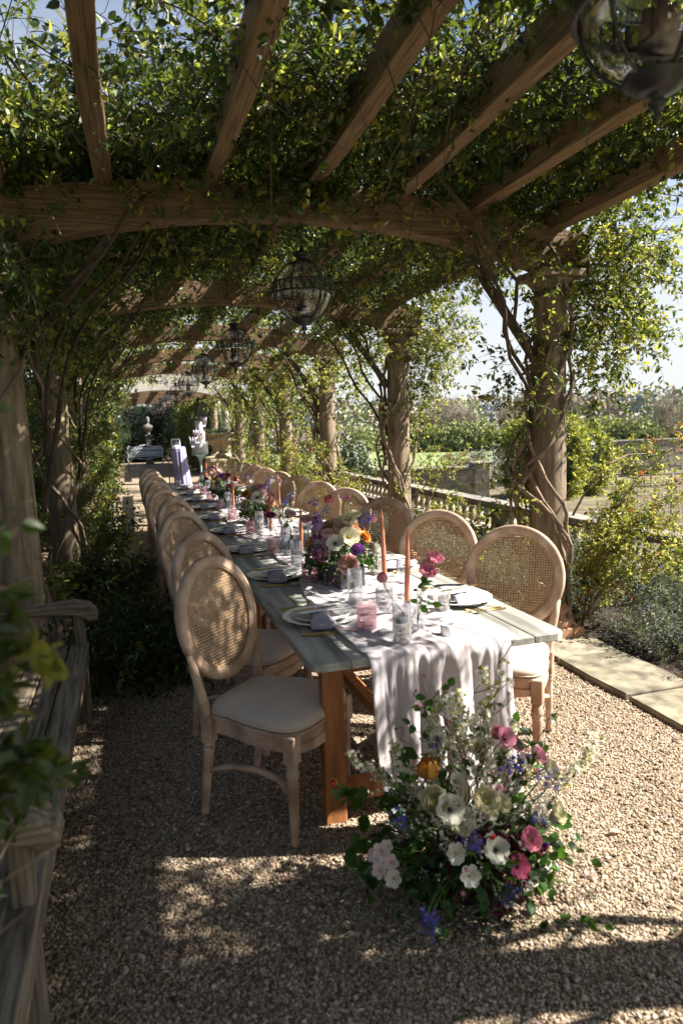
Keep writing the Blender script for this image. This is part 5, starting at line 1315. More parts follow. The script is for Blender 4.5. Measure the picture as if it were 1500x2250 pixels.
FL = {
 'ran_white': ranunculus(.036, 'p_cream'), 'ran_pink': ranunculus(.030, 'p_pink', openness=-.25), 'ran_blush': ranunculus(.034, 'p_blush'), 'ran_orange': ranunculus(.032, 'p_orange', 'eye'), 'ran_amber': ranunculus(.033, 'p_amber'),
 'ran_mag': ranunculus(.026, 'p_mag'), 'ane_white': anemone(.044, 'p_white', 'eye', 6, 28), 'ane_cream': anemone(.046, 'p_cream', 'pollen', 7, 22), 'ane_hot': anemone(.040, 'p_hot', 'eye', 7, 30), 'ane_pink': anemone(.040, 'p_pink', 'eye', 7, 35),
 'ane_cup': anemone(.04, 'p_white', 'pollen', 6, 55), 'tulip_orange': tulip(.025, 'p_orange', 'p_amber'), 'tulip_pink': tulip(.018, 'p_pink', 'p_blush'), 'tulip_red': tulip(.021, 'p_red', 'p_pink'), 'carn_peach': carnation(.042, 'p_peach'), 'carn_blush': carnation(.038, 'p_blush'),
 'carn_orange': carnation(.036, 'p_orange'), 'lilac_m': floret_cluster(.042, 'p_mag', 120, .007, (1, 1, 1.1), m2='p_lilac'), 'lilac_l': floret_cluster(.036, 'p_lilac', 100, .0075, (1.1, 1.1, .9)), 'burg': floret_cluster(.034, 'p_burg', 90, .009, (1, 1, 1.2), 'burgundy_foliage'),
 'violet': floret_cluster(.028, 'p_violet', 60, .012, (1, 1, 1), 'stock'), 'stock': floret_cluster(.026, 'p_lilac', 90, .012, (.9, .9, 2.6), 'stock', 'p_violet'), 'blue': bell_spike(.075, 'p_blue', 11, .0115), 'blue_s': bell_spike(.055, 'p_blue', 7, .0105), 'palebl': bell_spike(.075, 'p_palebl', 9, .011),
 'blos': blossom(.021), 'blos_w': blossom(.022, 'p_white', 6), 'bud': bud(.010), 'bud_r': bud(.011, 'p_red'), 'spray': spray(.30, 240), 'spray_l': spray(.36, 130, .005, curve=.3), 'fill': floret_cluster(.034, 'p_white', 70, .006, (1.2, 1.2, 1), 'filler_blossom'),
}
NAME = {'ran': 'ranunculus', 'ane': 'anemone', 'tulip': 'tulip', 'carn': 'carnation', 'lilac': 'lilac', 'burg': 'dark_foliage', 'violet': 'stock_flower', 'stock': 'stock_flower', 'blue': 'bluebell', 'palebl': 'bluebell', 'blos': 'blossom', 'bud': 'flower_bud', 'spray': 'blossom_spray', 'fill': 'filler_blossom'}
def bloom(root, key, p, d=(0, 0, 1), sc=1., base=None, stem=True):
    """a flower head at p facing d, with its stem curving down to base"""
    d = Vector(d).normalized(); q = d.to_track_quat('Z', 'Y').to_euler(); nm = NAME[key.split('_')[0]]
    o = link(nm, FL[key], root, p, q); o.scale = (sc,)*3
    if stem and base is not None:
        p = Vector(p); b = Vector(base); m1 = p-d*(p-b).length*.35; s = MB()
        pts = []
        for j in range(8): t = j/7; pts.append(p*(1-t)**2+m1*2*t*(1-t)+b*t*t)
        s.tube(pts, .0019, 5); s.obj('stem', MT['stemgreen'], root)
    return o
MT['ivy'] = mat('broad_ivy_leaf', (.03, .085, .015), .35, .3, 20, 0, island=.35, trans=((.12, .25, .02), .35))
def broad_leaf_arrays(P, D, N, L):
    """rounder, gently cupped leaves, eight faces each"""
    D = unit(D); Sx = unit(np.cross(D, N)); Nn = np.cross(Sx, D); L = L[:, None]
    out = [P, P+D*L*.5-Nn*L*.03, P+D*L-Nn*L*.14]
    for sg in (1, -1):
        for a, w, up in ((.12, .30, .05), (.42, .40, .09), (.75, .26, .0)): out.append(P+D*L*a+Sx*sg*L*w+Nn*L*up)
    V = np.stack(out, 1).reshape(-1, 3); k = np.arange(len(P))[:, None]*9
    F = np.concatenate([k+np.array([[0, 3, 4, 1]]), k+np.array([[1, 4, 5, 2]]), k+np.array([[0, 1, 7, 6]]), k+np.array([[1, 2, 8, 7]])], 1).reshape(-1, 4)
    return V, F
def greenery(root, name, S0, D, L, ll, m='ivy', per=5, stem='stemgreen', spread=.5, steps=7, droop=.1):
    S0 = np.array(S0, float); D = np.array(D, float); n = len(S0)
    P = twigs(S0, D, np.array(L, float)*np.ones(n), steps, droop, .3); V0, F0 = twig_tubes(P, .0018, .0008)
    k = rng.integers(1, steps, (n, per)); f = rng.random((n, per, 1)); ii = np.arange(n)[:, None]
    A = P[ii, k]; B = P[ii, k+1]; pos = (A+(B-A)*f).reshape(-1, 3); ax = unit(B-A).reshape(-1, 3)
    Dd = unit(ax*.4+rng.normal(0, 1, ax.shape)*spread+np.array([0, 0, .1])); V1, F1 = broad_leaf_arrays(pos, Dd, rng.normal(0, .5, pos.shape)+np.array([0, -.3, .8]), ll*(.6+.7*rng.random(len(pos))))
    o = link(name, np_mesh(name, np.concatenate([V0, V1]), np.concatenate([F0, F1+len(V0)]), [MT[stem], MT[m]], np.concatenate([np.zeros(len(F0), int), np.ones(len(F1), int)]), True), root); o['kind'] = 'stuff'; return o

# ---- the big arrangement on the gravel
ARX, ARY = 1.02, 2.02
arr = empty('ground_flower_arrangement', (ARX, ARY, 0), 0, 'large wild meadow flower arrangement on the gravel before the runner', 'flower arrangement')
BASE = (0, .02, .03)
s = MB(); s.lathe([(.0001, .012), (.13, .012), (.135, .0), (.14, .02), (.13, .085), (.12, .09), (.12, .02), (.0001, .02)], 24, cap=False); s.obj('bowl', MT['eye'], arr)
AR = [('tulip_orange', 0.886, 2.0, 0.446, 1.2, 0),
  ('blue_s', 0.899, 2.0, 0.516, 1.1, 0),
  ('ane_white', 0.896, 1.86, 0.375, 1.1, 0.1),
  ('ane_cream', 0.946, 1.88, 0.314, 1.0, 0.2),
  ('ran_white', 0.867, 1.9, 0.39, 1.0, -0.2),
  ('ane_cup', 0.962, 1.95, 0.411, 0.9, 0),
  ('ran_white', 1.029, 1.88, 0.365, 1.0, 0),
  ('ane_cup', 1.034, 1.86, 0.331, 0.9, 0),
  ('ran_white', 1.111, 1.92, 0.317, 0.7, 0.2),
  ('ane_white', 1.102, 2.05, 0.53, 1.0, 0),
  ('ane_cream', 1.101, 2.06, 0.461, 0.8, -0.2),
  ('ran_pink', 1.153, 1.82, 0.241, 1.05, 0.1),
  ('ane_hot', 1.092, 1.78, 0.186, 0.95, 0.1),
  ('ane_pink', 1.299, 1.98, 0.422, 0.8, 0.3),
  ('ane_pink', 1.314, 1.96, 0.387, 0.7, 0.3),
  ('ane_pink', 1.175, 2.0, 0.501, 1.0, 0),
  ('ran_pink', 1.16, 2.02, 0.512, 0.7, -0.2),
  ('ran_pink', 1.22, 2.0, 0.468, 0.7, 0.2),
  ('ane_white', 1.017, 1.78, 0.26, 0.95, -0.1),
  ('blos_w', 0.889, 1.8, 0.266, 1.5, 0),
  ('blos_w', 0.886, 1.8, 0.251, 1.1, 0),
  ('blos_w', 0.915, 1.76, 0.209, 1.6, 0),
  ('bud', 0.891, 1.76, 0.159, 1.1, 0),
  ('bud', 0.908, 1.77, 0.227, 0.9, 0),
  ('blos', 0.666, 1.85, 0.292, 1.4, -0.3),
  ('blos', 0.651, 1.86, 0.274, 1.3, -0.4),
  ('blos', 0.691, 1.84, 0.255, 1.3, -0.2),
  ('blos', 0.653, 1.84, 0.238, 1.2, -0.3),
  ('blos_w', 0.69, 1.82, 0.215, 1.3, -0.2),
  ('blos_w', 0.689, 1.87, 0.29, 1.0, -0.2),
  ('blue', 1.16, 1.93, 0.413, 1.1, 0.1),
  ('blue_s', 1.134, 1.93, 0.41, 1.0, -0.1),
  ('palebl', 1.274, 1.9, 0.341, 1.1, 0.3),
  ('palebl', 1.26, 1.92, 0.367, 0.9, 0.1),
  ('blue_s', 0.931, 1.79, 0.278, 1.1, 0),
  ('blue', 0.939, 1.79, 0.261, 0.9, 0),
  ('blue', 1.018, 1.76, 0.154, 1.0, 0.1),
  ('blue_s', 1.036, 1.75, 0.149, 1.0, 0.3),
  ('blue', 0.785, 1.74, 0.142, 1.0, -0.1),
  ('blue_s', 0.779, 1.75, 0.151, 1.0, -0.1),
  ('blue_s', 0.748, 1.9, 0.352, 1.1, -0.2),
  ('blue_s', 0.76, 1.9, 0.326, 0.9, -0.2),
  ('blue_s', 1.205, 1.86, 0.255, 1.1, 0.2),
  ('ran_white', 1.316, 1.95, 0.383, 0.8, 0.4),
  ('ane_cup', 1.28, 1.88, 0.252, 0.9, 0.4),
  ('ran_white', 1.297, 1.88, 0.265, 0.8, 0.5),
  ('bud_r', 1.012, 1.8, 0.295, 1.3, 0),
  ('tulip_red', 1.025, 1.82, 0.27, 0.5, 0),
  ('blos_w', 1.192, 1.8, 0.149, 1.4, 0.4),
  ('blos_w', 1.209, 1.8, 0.161, 1.2, 0.4),
  ('blos_w', 1.152, 1.79, 0.125, 1.2, 0.3),
  ('blos_w', 1.12, 1.78, 0.116, 1.0, 0.2),
  ('lilac_m', 0.982, 1.84, 0.259, 0.6, 0),
  ('lilac_m', 0.968, 1.86, 0.266, 0.6, 0),
  ('blos', 1.091, 1.9, 0.385, 1.1, 0),
  ('bud', 1.099, 1.9, 0.392, 1.0, 0),
  ('bud', 1.116, 1.9, 0.379, 0.9, 0.1),
  ('ran_amber', 0.59, 2.1, 0.402, 0.35, -0.4),
  ('bud_r', 0.559, 2.0, 0.456, 1.0, -0.3),
  ('violet', 0.944, 1.86, 0.263, 0.6, 0),
  ('violet', 1.236, 1.84, 0.203, 0.6, 0.2)]
for key, x, y, z, sc, dx in AR:
    p = (x-ARX, y-ARY, z); u = Vector((p[0]*1.2+dx, p[1]*.6-.75, .45+z*.6))
    if key in ('blue', 'palebl', 'blue_s'): u = Vector((p[0]+dx, -.2, .6 if z > .25 else -.3))
    if key == 'tulip_orange': u = Vector((.0, -.12, 1)); p = (p[0], p[1], p[2]-.03)
    bloom(arr, key, p, u, sc, BASE)
# leafy mass
n_ = 115; a = rng.random(n_)*6.28; q = np.sqrt(rng.random(n_))
S0 = np.stack([q*.17*np.cos(a)+.02, q*.15*np.sin(a), .05+.10*rng.random(n_)], 1); D = np.stack([q*np.cos(a)*1.2, q*np.sin(a)*1.0-.15, .25+.7*rng.random(n_)], 1)
greenery(arr, 'leafy_stems', S0, D, .14+.2*rng.random(n_), .033, 'ivy', 7)
greenery(arr, 'dark_leafy_stems', S0[:70], D[:70]+np.array([0, 0, -.25]), .10+.14*rng.random(70), .032, 'leafdark', 8)
n_ = 46; a = rng.random(n_)*6.28
greenery(arr, 'burgundy_stems', np.stack([.10*np.cos(a)+.03, .1*np.sin(a)-.05, .08+.1*rng.random(n_)], 1), np.stack([np.cos(a), np.sin(a)-.5, .5+.3*rng.random(n_)], 1), .16, .016, 'p_burg', 12)
n_ = 60; a = rng.random(n_)*6.28
greenery(arr, 'filler_stems', np.stack([.12*np.cos(a), .1*np.sin(a), .15+.1*rng.random(n_)], 1), np.stack([.7*np.cos(a), .6*np.sin(a)-.2, .9+.3*rng.random(n_)], 1), .26, .010, 'p_white', 16)
# trailing stems out to each side
greenery(arr, 'ivy_trails', [(-.12, .02, .15), (-.12, 0, .2), (-.1, .03, .25), (-.15, 0, .1), (-.1, .0, .3), (-.08, .05, .3)], [(-1, .0, .45), (-1, .1, .9), (-1, -.1, .3), (-1, 0, .05), (-.8, 0, .9), (-1, 0, .6)], [.36, .40, .30, .24, .34, .44], .058, 'ivy', 7, spread=.6)
greenery(arr, 'side_trails', [(.15, -.02, .15), (.15, -.05, .12), (.12, -.08, .08), (.16, .0, .2)], [(1, -.1, .15), (.9, -.4, .0), (.5, -.8, -.05), (1, .1, .3)], [.30, .24, .2, .22], .036, 'ivy', 7)
# tall branches
def branch(x0, z0, tip, n, m='p_white', key='blos', leaves=8, seed=1, lf=.03, buds=0):
    rd = random.Random(seed); b = Vector((x0, 0, z0)); t = Vector(tip); pts = []
    for j in range(15):
        u = j/14; pts.append(b.lerp(t, u)+Vector((.03*math.sin(u*PI)*rd.choice((-1, 1))*.6+.006*math.sin(j*1.7+seed), .008*math.sin(j*1.2), .02*math.sin(u*PI))))
    s = MB(); s.tube(pts, [.0034*(1-.7*j/14) for j in range(15)], 6, True, .1)
    tips = []
    for k in range(5):
        j = rd.randint(4, 12); d = Vector((rd.uniform(-1, 1), rd.uniform(-.6, .4), rd.uniform(.3, 1))).normalized(); L = rd.uniform(.05, .13); e = pts[j]+d*L; s.tube([pts[j], pts[j].lerp(e, .5)+Vector((0, 0, -.006)), e], [.0018, .0014, .0009], 5); tips += [e, pts[j].lerp(e, .6)]
    s.obj('branch', MT['twigbrown'], arr); tips += [pts[j] for j in range(5, 15)]
    S_ = []; D_ = []
    for k in range(leaves): p = rd.choice(tips); S_.append(tuple(p)); D_.append((rd.uniform(-1, 1), rd.uniform(-1, .5), rd.uniform(0, 1)))
    greenery(arr, 'branch_leaves', S_, D_, .03, lf, 'ivy' if seed % 2 else 'leafyoung', 2, steps=3)
    for k in range(n):
        p = rd.choice(tips); d = Vector((rd.uniform(-1, 1), rd.uniform(-1, .2), rd.uniform(-.2, 1))); bloom(arr, key if k >= buds else 'bud', tuple(p+d.normalized()*.012), d, rd.uniform(.45, 1.0), None, False)
branch(-.06, .15, (-.16, -.04, .79), 3, leaves=9, seed=1, buds=3)
branch(-.04, .15, (-.07, .0, .70), 2, leaves=10, seed=3, buds=2)
branch(.02, .15, (.17, -.0, .86), 9, key='blos_w', leaves=5, seed=2, lf=.018)
branch(.0, .15, (.07, -.02, .76), 9, key='blos_w', leaves=6, seed=4, lf=.016)
branch(.1, .15, (.40, .0, .58), 10, leaves=9, seed=5, lf=.034, buds=5)
branch(.08, .2, (.25, .0, .55), 10, leaves=6, seed=7, lf=.034, buds=4)
branch(-.1, .2, (-.22, 0, .60), 2, leaves=9, seed=9, lf=.02, buds=1)
branch(-.1, .15, (-.30, .02, .45), 1, leaves=12, seed=11, lf=.05, buds=1)
branch(-.02, .15, (-.11, -.02, .66), 4, key='blos_w', leaves=8, seed=13, lf=.03, buds=1)
branch(.05, .15, (.13, -.02, .70), 10, key='blos_w', leaves=7, seed=15, lf=.022)
branch(-.05, .15, (-.02, .02, .58), 6, key='blos_w', leaves=10, seed=17, lf=.03)
branch(.12, .15, (.34, .02, .44), 9, leaves=9, seed=19, lf=.034, buds=3)
for (p, d, sc) in [((-.06, -.02, .38), (-.2, 0, 1), 1.3), ((.0, -.02, .42), (0, 0, 1), 1.1), ((.08, 0, .42), (.2, 0, 1), 1.2), ((-.14, .0, .3), (-.5, 0, 1), 1.2), ((.3, -.05, .30), (1.0, .05, .32), 1.0), ((-.24, .0, .38), (-.75, 0, .75), 1.0), ((-.2, .02, .3), (-.6, 0, 1), .8), ((.22, -.05, .22), (1.0, .05, .32), 1.5), ((.2, 0, .12), (1, 0, .12), .9), ((-.08, 0, .35), (-.25, 0, 1), 1.1), ((-.02, 0, .35), (-.1, 0, 1), 1.0), ((.05, 0, .3), (.3, 0, 1), 1.1), ((.12, 0, .3), (.6, 0, 1), 1.0), ((.12, 0, .22), (1, 0, .6), .9), ((-.05, -.05, .2), (-.4, -.4, .9), .9), ((.02, .05, .3), (.15, 0, 1), 1.3)]:
    bloom(arr, 'spray' if sc < 1.4 else 'spray_l', p, d, sc, None, False)
for k in range(16):
    a = k*.61; bloom(arr, 'fill', (.22*math.cos(a)*random.uniform(.5, 1.2)+.02, .1*math.sin(a)-.1, .1+.30*random.random()), (math.cos(a), -1, .6), random.uniform(.6, 1.0), BASE)
for k in range(9): bloom(arr, 'burg', (random.uniform(-.05, .18), -.14+random.uniform(-.03, .05), .06+.26*random.random()), (0, -1, .3), random.uniform(.6, .95), BASE)

# ---- table centrepieces
MT['zinc'] = mat('grey_trough', (.10, .105, .12), .6, .2, 12, .2)
def centrepiece(x, y, rz, keys, label, seed, tall=True, sc=1.):
    root = empty('table_centrepiece', (x, y, TZ+.012), rz, label, 'flower centrepiece', 'flower centrepieces along the runner'); rd = random.Random(seed)
    s = MB(); s.box((0, 0, .055), (.15, .30, .11)); bevel(s.obj('trough', MT['zinc'], root), .006)
    b = (0, 0, .10)
    for i, key in enumerate(keys):
        ph = i*2.399963; t = (i+.5)/len(keys); el = PI/2*(1-t)**.62*.96-.12; rr = .155*sc
        # put first keys high, last ones low around the rim
        d = Vector((math.cos(ph)*math.cos(el), math.sin(ph)*math.cos(el)*1.25, math.sin(el)*1.05)); r_ = rr*rd.uniform(.9, 1.12)
        p = Vector((0, 0, .12))+Vector((d.x*r_, d.y*r_, d.z*r_*1.15))
        bloom(root, key, p, d+Vector((0, -.25, .15)), sc*rd.uniform(.95, 1.25), b)
    n_ = 90; a = rng.random(n_)*6.28; S0 = np.stack([.06*np.cos(a), .11*np.sin(a), .09+.04*rng.random(n_)], 1); D = np.stack([np.cos(a), np.sin(a), .15+.8*rng.random(n_)], 1)
    greenery(root, 'leafy_stems', S0, D, .10+.07*rng.random(n_), .026, 'ivy', 6)
    greenery(root, 'dark_stems', S0[:45], D[:45]*np.array([1, 1, .3]), .14, .013, 'p_burg', 12)
    greenery(root, 'filler', S0[:40], D[:40]+np.array([0, 0, .5]), .2, .009, 'p_white', 12)
    if tall:
        for key, dx, dy, z, sc_ in tall: bloom(root, key, (dx, dy, z), (dx, -.3, .9), sc_, b)
    return root
centrepiece(1.055, 3.50, .15, ['ran_white', 'ane_cream', 'lilac_m', 'ran_blush', 'ran_amber', 'carn_orange', 'ane_white', 'ran_blush', 'ane_cup', 'carn_blush', 'carn_peach', 'lilac_m', 'lilac_l', 'carn_orange', 'carn_peach', 'ane_cream', 'ran_pink', 'lilac_l', 'carn_orange', 'lilac_m', 'ane_white', 'burg', 'ran_orange', 'violet', 'carn_peach', 'lilac_m', 'ane_cup', 'burg', 'ran_blush', 'ran_white'],
  'nearest full centrepiece with cream, peach, orange and plum flowers in a grey trough', 3,
  [('stock', -.14, -.03, .33, 1.15), ('ane_pink', .06, .05, .44, .85), ('blue', .13, -.03, .30, 1.15), ('blue_s', .09, -.05, .28, 1.1), ('tulip_pink', .19, -.02, .32, 1.0), ('ran_white', .02, -.05, .32, 1.15), ('ane_cream', .09, .0, .36, .9), ('ran_blush', -.10, -.08, .27, 1.0)])
centrepiece(1.06, 6.0, -.1, ['ran_blush', 'ane_white', 'ran_pink', 'ran_orange', 'fill', 'blue', 'ane_cup', 'ran_white', 'blue', 'ran_amber', 'carn_blush', 'blue', 'ran_orange', 'burg', 'violet', 'ane_white', 'ran_pink', 'blue', 'carn_peach', 'burg', 'ran_white', 'ran_amber', 'blue', 'burg'],
  'second centrepiece, with orange and pink ranunculus over violet-blue flowers', 5, [('palebl', .1, 0, .34, 1.1), ('ane_cup', .14, .04, .36, .9), ('spray', .04, .02, .2, .8), ('tulip_pink', .2, .02, .36, .9)])
centrepiece(1.07, 8.1, .1, ['ran_pink', 'ane_hot', 'ran_mag', 'fill', 'blue', 'ran_amber', 'ane_hot', 'ran_pink', 'ane_pink', 'ran_orange', 'ran_mag', 'ane_white', 'blue', 'carn_peach', 'burg', 'ran_pink', 'tulip_red', 'burg'],
  'third centrepiece, mostly hot pink and crimson flowers', 7, [('palebl', .08, 0, .36, 1.1), ('spray', .12, .02, .2, .9), ('ane_cup', .02, .04, .34, .8)])
centrepiece(1.10, 9.7, .2, ['ran_blush', 'lilac_m', 'ran_mag', 'ran_pink', 'fill', 'ane_white', 'lilac_l', 'ran_blush', 'burg', 'ran_pink', 'lilac_m', 'ane_pink', 'ran_mag', 'burg'],
  'farthest centrepiece with plum and blush flowers before the cake', 9, [('spray', .02, 0, .22, .9), ('spray', .12, .02, .2, .9)])
# ---- bud vases
s = MB(); s.lathe([(.0001, .004), (.022, .003), (.030, .006), (.034, .03), (.030, .055), (.016, .075), (.0135, .095), (.018, .104), (.0165, .104), (.012, .095), (.0145, .076), (.028, .055), (.0315, .03), (.0001, .01)], 24, cap=False); bv_me = s.mesh('bud_vase', MT['clear'])
def budvase(x, y, items, label, leaves=1):
    root = empty('bud_vase', (x, y, TZ+.010), 0, label, 'bud vase', 'glass bud vases along the runner'); link('glass', bv_me, root)
    for key, dx, dy, z, sc in items: bloom(root, key, (dx, dy, z), (dx*2+.02, -.35+dy, .7), sc, (0, 0, .015))
    if leaves: greenery(root, 'leaves', [(0, 0, .10), (0, 0, .12), (.0, 0, .09)], [(.2, -.1, .9), (-.1, -.2, 1), (.3, -.2, .2)], [.12, .14, .08], .030, 'ivy', 5)
budvase(1.085, 2.53, [('ran_pink', .035, -.02, .235, 1.05), ('tulip_pink', .05, .02, .255, 1.0), ('ran_pink', .075, 0, .285, 1.0), ('tulip_pink', -.145, .0, .225, 1.0)], 'bud vase of pink ranunculus in front of the closest taper')
budvase(1.07, 4.05, [('blue_s', -.02, 0, .36, 1.1), ('tulip_red', .08, 0, .38, 1.1), ('ran_blush', -.06, -.02, .27, .95), ('blue_s', .06, 0, .31, .9)], 'bud vase with bluebells and a red tulip behind the first centrepiece')
budvase(1.0, 4.75, [('ran_blush', .06, 0, .22, 1.0), ('ran_mag', -.07, 0, .22, 1.0), ('ane_cup', .02, 0, .28, .8)], 'bud vase with plum and blush ranunculus on the runner')
budvase(1.2, 3.95, [('ane_cup', 0, 0, .17, .8), ('ran_white', .04, 0, .20, .7)], 'bud vase of small white blooms behind the first centrepiece')
budvase(1.12, 5.2, [('blue', 0, 0, .25, 1.0), ('palebl', .05, 0, .3, 1.0), ('fill', -.04, 0, .2, .7)], 'bud vase with blue and white sprigs near the second centrepiece')
budvase(1.14, 6.9, [('ane_cup', .02, 0, .3, .8), ('palebl', -.03, 0, .34, 1.0)], 'bud vase with tall pale stems beyond the second centrepiece')
budvase(1.1, 8.8, [('ran_pink', .03, 0, .25, .9), ('spray', 0, 0, .1, .8)], 'bud vase with a pink bloom beyond the third centrepiece')
# ---------------------------------------------------------------- cake, draped stand, urns, statue, end bench
MT['icing'] = mat('white_icing', (.76, .76, .74), .55, .04, 6, .2)
MT['icing_m'] = mat('marbled_icing', (.74, .70, .72), .55, .1, 9, .1, col2=(.72, .58, .58))
MT['teal'] = mat('pale_teal_glaze', (.34, .50, .48), .35, .1, 6, .1)
MT['ricep'] = mat('rice_paper_sail', (.70, .64, .74), .7, .12, 12, 0, trans=((.75, .68, .78), .4))
cake = empty('tiered_cake', (1.06, 10.95, TZ+.012), 0, 'tall three-tier white cake with frilled sails on a pale teal stand', 'cake')
s = MB(); s.lathe([(.0001, 0), (.085, 0), (.08, .012), (.03, .03), (.018, .06), (.016, .32), (.03, .40), (.075, .455), (.125, .475), (.13, .48), (.13, .492), (.0001, .492)], 32, cap=False); s.obj('cake_stand', MT['teal'], cake)
z = .492
for r_, h, m in ((.125, .17, 'icing'), (.088, .175, 'icing_m'), (.062, .155, 'icing')):
    s = MB(); s.lathe([(.0001, z), (r_-.003, z), (r_, z+.004), (r_, z+h-.008), (r_-.007, z+h), (.0001, z+h)], 36, cap=False); s.obj('cake_tier', MT[m], cake); z += h
rd = random.Random(4)
for (cx, cz, w, h, m) in ((-.115, .66, .12, .17, 'ricep'), (.07, .97, .10, .16, 'ricep'), (-.03, .60, .16, .15, 'teal'), (-.06, .78, .1, .14, 'ricep')):
    s = MB(); n_ = 10; vs = []; fs = []
    for i in range(n_+1):
        for j in range(n_+1):
            u, v_ = i/n_, j/n_; k_ = 1 if cz > .7 or cx < -.1 else .8; vs.append((cx+(u-.5)*w*(.35+.65*v_), -.10*k_-.02*math.sin(u*16)*v_-.01*math.cos(v_*9), cz+(v_-.5)*h+.012*math.sin(u*13)*v_))
    for i in range(n_):
        for j in range(n_): k = i*(n_+1)+j; fs.append((k, k+1, k+n_+2, k+n_+1))
    s.add(vs, fs, True); o = s.obj('icing_sail', MT[m], cake); md = o.modifiers.new('solid', 'SOLIDIFY'); md.thickness = .003
# draped stand with small frame
MT['tulle'] = mat('lavender_tulle', (.56, .50, .76), .9, .12, 3, 0, stretch=(14, 14, .5), trans=((.50, .44, .72), .35))
drape = empty('draped_stand', (.79, 11.95, 0), 0, 'tall stand draped in lavender tulle beyond the table end', 'draped stand')
s = MB(); vs = []; fs = []; n_ = 72; lev = 16
for j in range(lev):
    t = j/(lev-1); zz = 1.33-1.31*t
    for i in range(n_):
        a = 2*PI*i/n_; k_ = 1+.10*math.sin(a*12+t*2)*(.3+t); vs.append(((.115+.045*t)*math.cos(a)*k_+.11*t, (.10+.05*t)*math.sin(a)*k_, zz))
for j in range(lev-1):
    for i in range(n_): fs.append((j*n_+i, (j+1)*n_+i, (j+1)*n_+(i+1) % n_, j*n_+(i+1) % n_))
fs.append(tuple(range(n_))); s.add(vs, fs, True); s.obj('tulle_cloth', MT['tulle'], drape)
s = MB(); s.box((.02, 0, .66), (.12, .10, 1.31)); s.obj('pedestal', MT['ceramic'], drape)
fr = empty('small_frame', (.76, 11.93, 1.335), R(8), 'small pale picture frame standing on the lavender draped stand', 'picture frame')
rt = Matrix.Rotation(R(-12), 3, 'X')
for c, d in (((0, 0, .012), (.15, .014, .018)), ((0, 0, .128), (.15, .014, .018)), ((-.068, 0, .07), (.014, .014, .1)), ((.068, 0, .07), (.014, .014, .1))):
    s = MB(); s.box(rt @ Vector(c), d, rt); s.obj('frame_bar', MT['icing'], fr)
s = MB(); s.box(rt @ Vector((0, .004, .07)), (.122, .004, .10), rt); s.obj('picture', MT['zinc'], fr)
# gilt-edged acrylic sign stand
easel = empty('clear_sign_stand', (.60, 11.6, 0), R(-20), 'thin gold-framed clear sign stand left of the lavender drape', 'sign stand')
for c, d in (((-.0, 0, .65), (.014, .014, 1.30)), ((.20, 0, .65), (.014, .014, 1.30)), ((.10, 0, 1.293), (.186, .014, .014)), ((.10, 0, .02), (.186, .014, .014))):
    s = MB(); s.box(c, d); s.obj('frame_bar', MT['gold'], easel)
s = MB(); s.box((.10, 0, .655), (.184, .004, 1.24)); s.obj('clear_panel', MT['clear'], easel)
# urns on pedestals
MT['urnstone'] = mat('lichened_urn_stone', (.36, .30, .20), .95, .4, 7, .6, 30, per_obj=.08)
def make_urn():
    root = empty('stone_urn', (0, 0, 0))
    s = MB(); s.box((0, 0, .10), (.78, .78, .20), None, .012); s.box((0, 0, .46), (.58, .58, .52), None, .01); s.box((0, 0, .755), (.74, .74, .07), None, .012); s.obj('pedestal', MT['urnstone'], root)
    s = MB(); s.box((0, 0, .82), (.36, .36, .06), None, .006)
    s.lathe([(.17, .85), (.18, .87), (.15, .90), (.095, .94), (.085, 1.0), (.10, 1.05), (.15, 1.08), (.15, 1.10), (.20, 1.12), (.36, 1.19), (.43, 1.27), (.44, 1.35), (.42, 1.385), (.44, 1.40), (.50, 1.43), (.52, 1.455), (.49, 1.47), (.42, 1.45), (.0001, 1.40)], 40, fn=lambda a, z: 1+(.03*math.cos(a*20) if 1.13 < z < 1.3 else 0)+(.02*math.cos(a*28) if z > 1.42 else 0)); s.obj('bowl', MT['urnstone'], root)
    for k in range(6):
        a = k*PI/3+.2; s = MB(); s.tube([(.445*math.cos(a+t), .445*math.sin(a+t), 1.36-.09*math.sin((t/.95)*PI)) for t in np.linspace(.05, .9, 9)], [.018, .024, .03, .034, .035, .034, .03, .024, .018], 6); s.ball((.46*math.cos(a), .46*math.sin(a), 1.355), .05, 8, 6); s.obj('swag', MT['urnstone'], root)
    n_ = 150; a = rng.random(n_)*6.28; q = np.sqrt(rng.random(n_)); S0 = np.stack([.4*q*np.cos(a), .4*q*np.sin(a), np.full(n_, 1.42)], 1)
    P = twigs(S0, np.stack([np.cos(a)*.4, np.sin(a)*.4, np.ones(n_)], 1), .16, 4, 0, .4); o = link('urn_planting', shoots_mesh('urn_planting', P, .06, 2, ('lav', 'leaf'), (.7, .3), wid=.3), root); o['kind'] = 'stuff'
    return root
u1 = make_urn(); u1.location = (2.42, 18.95, 0); u1.scale = (1.0, 1.0, 1.03); tag(u1, 'stone urn with swags and green planting on a pedestal, nearer of two', 'urn', 'stone urns by the arch')
u2 = copy_tree(u1); u2.location = (2.52, 21.0, 0); tag(u2, 'second stone urn and pedestal, mostly hidden behind the nearer urn', 'urn', 'stone urns by the arch')
